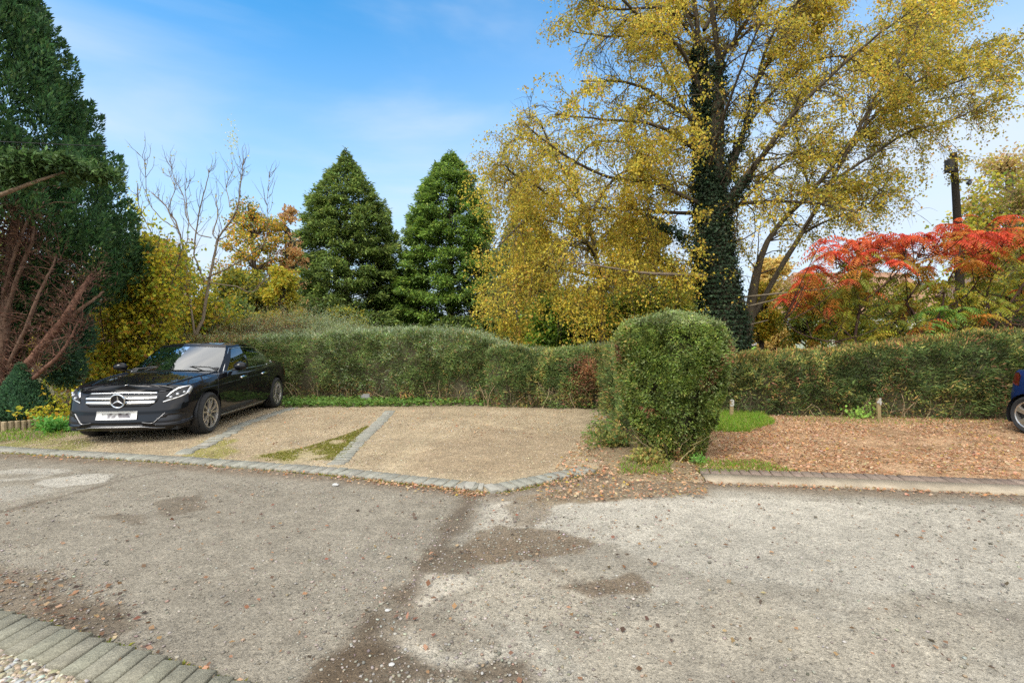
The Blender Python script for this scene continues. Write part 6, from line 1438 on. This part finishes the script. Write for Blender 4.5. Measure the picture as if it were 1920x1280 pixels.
# ------------------------------------------------------------------ the black saloon
M_BLACK = mat_paint("black paint", (.006, .006, .0075))
def black_car():
    ang = R(6.0); root = empty("parked_car", (0, 0, 0), "shiny black saloon car with chrome grille bars parked nose out on the left gravel bay", "car")
    OUT = [(0, 0), (.012, .25), (.05, .50), (.13, .69), (.28, .81), (.50, .868), (.80, .893), (1.3, .900), (2.2, .905), (3.1, .905), (3.65, .895), (4.12, .862), (4.42, .785), (4.58, .62), (4.65, .35), (4.67, 0)]
    cs = CarShape(OUT, [(0, .755), (.15, .775), (.4, .815), (.8, .865), (1.3, .915), (1.6, .93), (2.4, .945), (3.3, .965), (4.0, .975), (4.4, .965), (4.67, .95)],
                  [(0, .775), (.12, .80), (.3, .845), (.8, .925), (1.15, .965), (1.5, .97), (2.0, .93), (3.2, .95), (3.8, 1.02), (4.1, 1.05), (4.5, 1.03), (4.67, .98)], (.80, 3.64), .335, .185, .372)
    V, Fq = cs.body(); mesh_np("body", V, Fq, M_BLACK, root, smooth=True)
    K = [(1.26, 0, .985, 2.02, 0, 1.405, 'windscreen'), (1.46, .70, .945, 2.10, .535, 1.385, 'pillar'), (1.60, .775, .935, 2.20, .575, 1.372, 'front'), (2.36, .80, .945, 2.44, .60, 1.398, 'pillar'), (2.44, .80, .946, 2.52, .60, 1.398, 'rear'),
         (3.22, .795, .962, 3.02, .585, 1.365, 'pillar'), (3.26, .793, .963, 3.06, .583, 1.362, 'quarter'), (3.60, .77, .985, 3.20, .565, 1.345, 'pillar'), (3.86, .67, 1.02, 3.32, .50, 1.335, 'rear_window'), (3.98, 0, 1.04, 3.34, 0, 1.345, 'end')]
    greenhouse(root, K, M_BLACK)
    # sills under the trim, underbody, wheel wells
    bm = bmesh.new(); add_box(bm, (2.3, 0, .25), (4.2, 1.45, .14)); obj_bm("underbody", bm, M_BLACKP, root, smooth=False)
    for ax in cs.axles:
        for sg in (1, -1):
            bm = bmesh.new(); add_lathe(bm, [(.375, -.0), (.375, -.34), (0, -.34)], Matrix.Translation((ax, sg * .875, .335)) @ (Matrix.Identity(4) if sg > 0 else Matrix.Rotation(math.pi, 4, 'Z')), 40)
            for v in [v for v in bm.verts if v.co.z < .16]: v.co.z = .16
            obj_bm("wheel_well", bm, M_BLACKP, root)
            make_wheel(root, (ax, sg * .785, .33), sg, .330, .235, .236, 'double')
    # grille: dark opening, two bright bars, round emblem
    g = patch("grille", cs, [(-.47, .715), (.47, .715), (.53, .67), (.505, .60), (.41, .535), (-.41, .535), (-.505, .60), (-.53, .67)], M_GRILLE, root, thick=.010)[0]
    for z0, hw in ((.727, .485),): strip("grille_bar", cs, [(-hw, z0 - .008), (0, z0), (hw, z0 - .008)], .020, M_CHROME, g, thick=.02)
    for z0, hw in ((.655, .50), (.592, .475)):
        for sg in (1, -1): strip("grille_bar", cs, [(sg * .09, z0), (sg * hw, z0 + .004)], [.046, .032], M_CHROME, g, thick=.03)
    c0 = cs.S(0.0, .622, .03); Mx = Matrix.Translation(c0) @ Matrix.Rotation(R(90), 4, 'Z') @ Matrix.Rotation(R(-6), 4, 'X')
    bm = bmesh.new(); add_lathe(bm, [(0, 0), (.086, 0), (.086, .012), (0, .012)], Mx, 40); em = obj_bm("emblem", bm, M_GRILLE, g)
    bm = bmesh.new(); ring = [(.095 + .010 * math.cos(a), .014 + .010 * math.sin(a)) for a in np.linspace(0, 2 * math.pi, 9)[:-1]]; add_lathe(bm, ring, Mx, 48, closed=True)
    for k in range(3):
        a = math.pi / 2 + k * 2 * math.pi / 3; tip = Vector((math.cos(a) * .090, .016, math.sin(a) * .090)); l = Vector((math.cos(a + 1.05) * .017, .014, math.sin(a + 1.05) * .017)); r = Vector((math.cos(a - 1.05) * .017, .014, math.sin(a - 1.05) * .017)); t_ = Vector((0, .026, 0))
        q = [bm.verts.new(Mx @ v) for v in (l, tip, r, t_)]; bm.faces.new((q[0], q[1], q[3])); bm.faces.new((q[1], q[2], q[3]))
    obj_bm("emblem_star", bm, M_CHROME, em, angle=10)
    # number plate with unreadable smudges
    m, n, l, p, o = new_mat("blurred plate"); t = n.new("ShaderNodeTexCoord"); mp_ = n.new("ShaderNodeMapping"); mp_.inputs['Scale'].default_value = (1, 9, 5); nz = n.new("ShaderNodeTexNoise"); nz.inputs['Scale'].default_value = 1.3; nz.inputs['Detail'].default_value = 1
    l.new(t.outputs['Object'], mp_.inputs[0]); l.new(mp_.outputs[0], nz.inputs['Vector']); cr = n.new("ShaderNodeValToRGB"); cr.color_ramp.elements[0].position = .40; cr.color_ramp.elements[0].color = (.10, .09, .10, 1); cr.color_ramp.elements[1].position = .56; cr.color_ramp.elements[1].color = (.66, .66, .65, 1)
    l.new(nz.outputs['Fac'], cr.inputs[0]); l.new(cr.outputs[0], p.inputs['Base Color']); p.inputs['Roughness'].default_value = .5
    pl = patch("number_plate", cs, [(-.27, .362), (.27, .362), (.27, .478), (-.27, .478)], M_PLATE, root, thick=.03, step=.05)[0]
    patch("plate_smudge", cs, [(-.19, .385), (.19, .385), (.19, .452), (-.19, .452)], m, pl, thick=.034, step=.05)
    # headlamps
    HL = [(.565, .585), (.66, .605), (.86, .655), (1.03, .735), (1.10, .80), (1.02, .805), (.86, .775), (.72, .725), (.62, .655)]
    for sg in (1, -1):
        h = patch("headlight", cs, [(sg * u, z) for u, z in HL][::sg], M_BLACKP, root, thick=.010)[0]
        for cu, cz, rr_ in ((.70, .652, .030), (.80, .690, .034), (.90, .715, .028)):
            cpt = cs.S(sg * cu, cz, .010); bm = bmesh.new(); bmesh.ops.create_uvsphere(bm, u_segments=14, v_segments=8, radius=rr_); 
            for v in bm.verts: v.co = Vector(cpt) + v.co * .75
            obj_bm("lamp_lens", bm, M_LAMPG, h)
        strip("light_strip", cs, [(sg * .63, .665), (sg * .74, .735), (sg * .88, .780), (sg * 1.06, .802)], [.016, .026, .022, .01], M_CHROME, h, thick=.016)
        strip("light_strip", cs, [(sg * .585, .592), (sg * .68, .617), (sg * .86, .667), (sg * .99, .725)], .014, M_CHROME, h, thick=.016)
        strip("light_strip", cs, [(sg * .95, .70), (sg * 1.02, .755), (sg * 1.06, .79)], [.05, .045, .02], M_LAMPG, h, thick=.014)
        # lower intake and bright lip
        patch("air_intake", cs, [(sg * u, z) for u, z in [(.46, .285), (.62, .275), (.92, .30), (1.02, .335), (.98, .40), (.84, .43), (.66, .42), (.54, .37)]][::sg], M_GRILLE, root, thick=.008)
        strip("bumper_trim", cs, [(sg * .34, .315), (sg * .46, .30), (sg * .52, .345), (sg * .62, .44)], .007, M_DARKCHROME, root, thick=.024)
        strip("sill_trim", cs, [(sg * 1.62, .225), (sg * 2.4, .225), (sg * 3.0, .228), (sg * 3.72, .235)], .020, M_ALLOY, root, thick=.012)
        # doors: shut lines, handles
        for ln_ in ([(1.68, .26), (1.66, .5), (1.70, .75), (1.80, .915)], [(2.78, .25), (2.79, .5), (2.80, .75), (2.82, .93)], [(3.60, .52), (3.78, .72), (3.82, .85), (3.80, .95)]):
            strip("door_gap", cs, [(sg * u, z) for u, z in ln_], .009, M_GRILLE, root, thick=.003)
        for u0 in (2.52, 3.44):
            strip("door_handle", cs, [(sg * u0, .805), (sg * (u0 + .11), .813), (sg * (u0 + .21), .812)], [.028, .034, .022], M_CHROME, root, thick=.045)
        strip("shoulder_crease", cs, [(sg * 1.25, .735), (sg * 2.4, .765), (sg * 3.6, .80), (sg * 4.4, .82)], .012, M_BLACK, root, thick=.006)
        patch("tail_light", cs, [(sg * u, z) for u, z in [(4.82, .66), (5.02, .68), (5.2, .74), (5.18, .86), (4.95, .88), (4.78, .84)]][::sg], M_REDLENS, root, thick=.01)
        # door mirror
        bm = bmesh.new(); bmesh.ops.create_uvsphere(bm, u_segments=18, v_segments=10, radius=1)
        for v in bm.verts: v.co = Vector((1.64 + v.co.x * .065 * (1.25 if v.co.x < 0 else .55), sg * (.985 + v.co.y * sg * .115), 1.015 + v.co.z * (.082 if v.co.z > 0 else .07)))
        mm = obj_bm("door_mirror", bm, M_BLACK, root); bm = bmesh.new(); add_box(bm, (1.70, sg * .88, .955), (.07, .12, .035), bevel=.01); obj_bm("mirror_arm", bm, M_BLACKP, mm)
    strip("bumper_lip", cs, [(-.62, .218), (-.46, .228), (-.3, .248), (.3, .248), (.46, .228), (.62, .218)], .012, M_DARKCHROME, root, thick=.04)
    patch("lower_grille", cs, [(-.36, .262), (.36, .262), (.33, .315), (-.33, .315)], M_GRILLE, root, thick=.006)
    for sg in (1, -1):
        strip("bumper_wing", cs, [(sg * .50, .268), (sg * .70, .256), (sg * .90, .272), (sg * 1.04, .312)], [.02, .04, .035, .01], M_BLACK, root, thick=.045)
        tb = Tubes(); q = np.array([(x, sg * y, float(cs.top_z(np.array([x]), np.array([y]))[0]) + .004) for x, y in ((.30, .52), (.6, .60), (1.0, .67), (1.38, .72))]); tb.add(spline(q, 24), .009, (.006, .006, .007), 6); tb.build("bonnet_crease", M_BLACK, root)
    bm = bmesh.new(); add_lathe(bm, [(0, .006), (.028, .003), (.030, 0)], Matrix.Translation((.235, 0, float(cs.top_z(np.array([.235]), np.array([0.]))[0]))) @ Matrix.Rotation(R(90 - 14), 4, 'X'), 20); obj_bm("bonnet_badge", bm, M_CHROME, root)
    # wipers, cabin
    for y0, y1 in ((.62, .02), (-.05, -.62)):
        tb = Tubes(); tb.add([(1.36, y0, .985), (1.38, (y0 + y1) / 2, 1.035), (1.37, y1, 1.02)], .010, (.01, .01, .01), 5); tb.build("wiper", M_BLACKP, root)
    bm = bmesh.new(); add_box(bm, (1.72, 0, .96), (.55, 1.38, .10), bevel=.04); obj_bm("dashboard", bm, M_SEAT, root)
    bm = bmesh.new()
    ring = [(.18 + .016 * math.cos(a), .016 * math.sin(a)) for a in np.linspace(0, 2 * math.pi, 9)[:-1]]; add_lathe(bm, ring, Matrix.Translation((2.0, .37 * -1, 1.0)) @ Matrix.Rotation(R(90), 4, 'Z') @ Matrix.Rotation(R(25), 4, 'X'), 28, closed=True); obj_bm("steering_wheel", bm, M_SEAT, root)
    for x_, ys in ((2.55, (.37, -.37)), (3.22, (.38, -.38))):
        for y_ in ys:
            bm = bmesh.new(); add_box(bm, (x_, y_, .95), (.16, .46, .34), bevel=.06); st = obj_bm("seat", bm, M_SEAT, root); bm = bmesh.new(); add_box(bm, (x_ + .03, y_, 1.19), (.09, .25, .17), bevel=.04); obj_bm("headrest", bm, M_SEAT, st)
    tb = Tubes(); tb.add([(2.0, 0, 1.37), (2.02, 0, 1.33)], .012, (.02, .02, .02), 6); mv = bmesh.new(); add_box(mv, (2.0, 0, 1.30), (.04, .22, .06), bevel=.012); obj_bm("rear_view_mirror", mv, M_BLACKP, root)
    root.rotation_euler = (0, R(.0), R(90) + ang)
    # front bumper corner lands on the photo's spot
    fx, fy = -5.62, 6.88
    root.location = (fx, fy, BAYZ - .004)
    return root
black_car()

# ------------------------------------------------------------------ the blue hatchback at the right edge (its tail end shows)
M_BLUE = mat_paint("blue paint", (.008, .022, .09))
def blue_car():
    root = empty("parked_car", (0, 0, 0), "dark blue hatchback whose rear wheel and wing enter at the right edge", "car")
    OUT = [(0, 0), (.02, .25), (.07, .48), (.18, .66), (.36, .78), (.60, .83), (1.0, .85), (2.0, .86), (2.9, .86), (3.36, .84), (3.58, .78), (3.70, .65), (3.77, .42), (3.79, 0)]
    cs = CarShape(OUT, [(0, .70), (.2, .75), (.6, .84), (1.1, .92), (2.0, .95), (3.0, .99), (3.6, 1.01), (3.87, 1.0)], [(0, .72), (.2, .80), (.6, .92), (1.0, .99), (1.4, .98), (3.2, 1.0), (3.6, 1.02), (3.87, 1.01)], (.74, 3.27), .30, .20, .345)
    V, Fq = cs.body(); mesh_np("body", V, Fq, M_BLUE, root, smooth=True)
    K = [(1.0, 0, 1.0, 1.75, 0, 1.46, 'windscreen'), (1.18, .68, .955, 1.85, .52, 1.44, 'pillar'), (1.30, .74, .945, 1.93, .56, 1.435, 'front'), (2.10, .765, .97, 2.16, .58, 1.455, 'pillar'), (2.17, .765, .97, 2.23, .58, 1.455, 'rear'),
         (2.90, .76, .995, 2.80, .565, 1.42, 'pillar'), (3.36, .66, 1.02, 3.28, .50, 1.38, 'rear_window'), (3.62, 0, 1.03, 3.40, 0, 1.38, 'end')]
    greenhouse(root, K, M_BLUE)
    bm = bmesh.new(); add_box(bm, (1.95, 0, .26), (3.5, 1.36, .14)); obj_bm("underbody", bm, M_BLACKP, root, smooth=False)
    for ax in cs.axles:
        for sg in (1, -1):
            bm = bmesh.new(); add_lathe(bm, [(.348, 0), (.348, -.32), (0, -.32)], Matrix.Translation((ax, sg * .825, .30)) @ (Matrix.Identity(4) if sg > 0 else Matrix.Rotation(math.pi, 4, 'Z')), 36)
            for v in [v for v in bm.verts if v.co.z < .16]: v.co.z = .16
            obj_bm("wheel_well", bm, M_BLACKP, root); make_wheel(root, (ax, sg * .735, .305), sg, .305, .20, .212, 'five')
    for sg in (1, -1):
        patch("tail_light", cs, [(sg * u, z) for u, z in [(3.98, .76), (4.08, .77), (4.16, .80), (4.14, .96), (4.06, .97), (3.98, .92)]][::sg], M_REDLENS, root, thick=.01)
        patch("headlight", cs, [(sg * u, z) for u, z in [(.50, .60), (.72, .62), (.95, .72), (.98, .78), (.75, .74), (.55, .68)]][::sg], M_LAMPG, root, thick=.01)
        for ln_ in ([(1.45, .27), (1.43, .6), (1.55, .93)], [(2.52, .27), (2.54, .6), (2.55, .95)], [(3.2, .64), (3.35, .8), (3.33, .98)]): strip("door_gap", cs, [(sg * u, z) for u, z in ln_], .009, M_GRILLE, root, thick=.003)
        for u0 in (2.25, 3.08): strip("door_handle", cs, [(sg * u0, .83), (sg * (u0 + .2), .84)], .03, M_BLUE, root, thick=.04)
        bm = bmesh.new(); bmesh.ops.create_uvsphere(bm, u_segments=14, v_segments=8, radius=1)
        for v in bm.verts: v.co = Vector((1.34 + v.co.x * .07, sg * .93 + v.co.y * .11, 1.02 + v.co.z * .075))
        obj_bm("door_mirror", bm, M_BLUE, root)
        # fuel flap on the rear wing
        pc = np.array([(3.78 + .075 * math.cos(a), .80 + .075 * math.sin(a)) for a in np.linspace(0, 2 * math.pi, 20)[:-1]]); patch("fuel_flap", cs, [(sg * u, z) for u, z in pc][::sg], M_BLUE, root, thick=.005)
    patch("grille", cs, [(-.4, .56), (.4, .56), (.36, .66), (-.36, .66)], M_GRILLE, root, thick=.008)
    # nose towards the road, tail to the hedge
    root.rotation_euler = (0, 0, R(90)); root.location = (8.93, 7.62 - 3.27, BAYZ - .004)
    return root
blue_car()
print("FACES", sum(len(o.data.polygons) for o in SC.objects if o.type == 'MESH'))
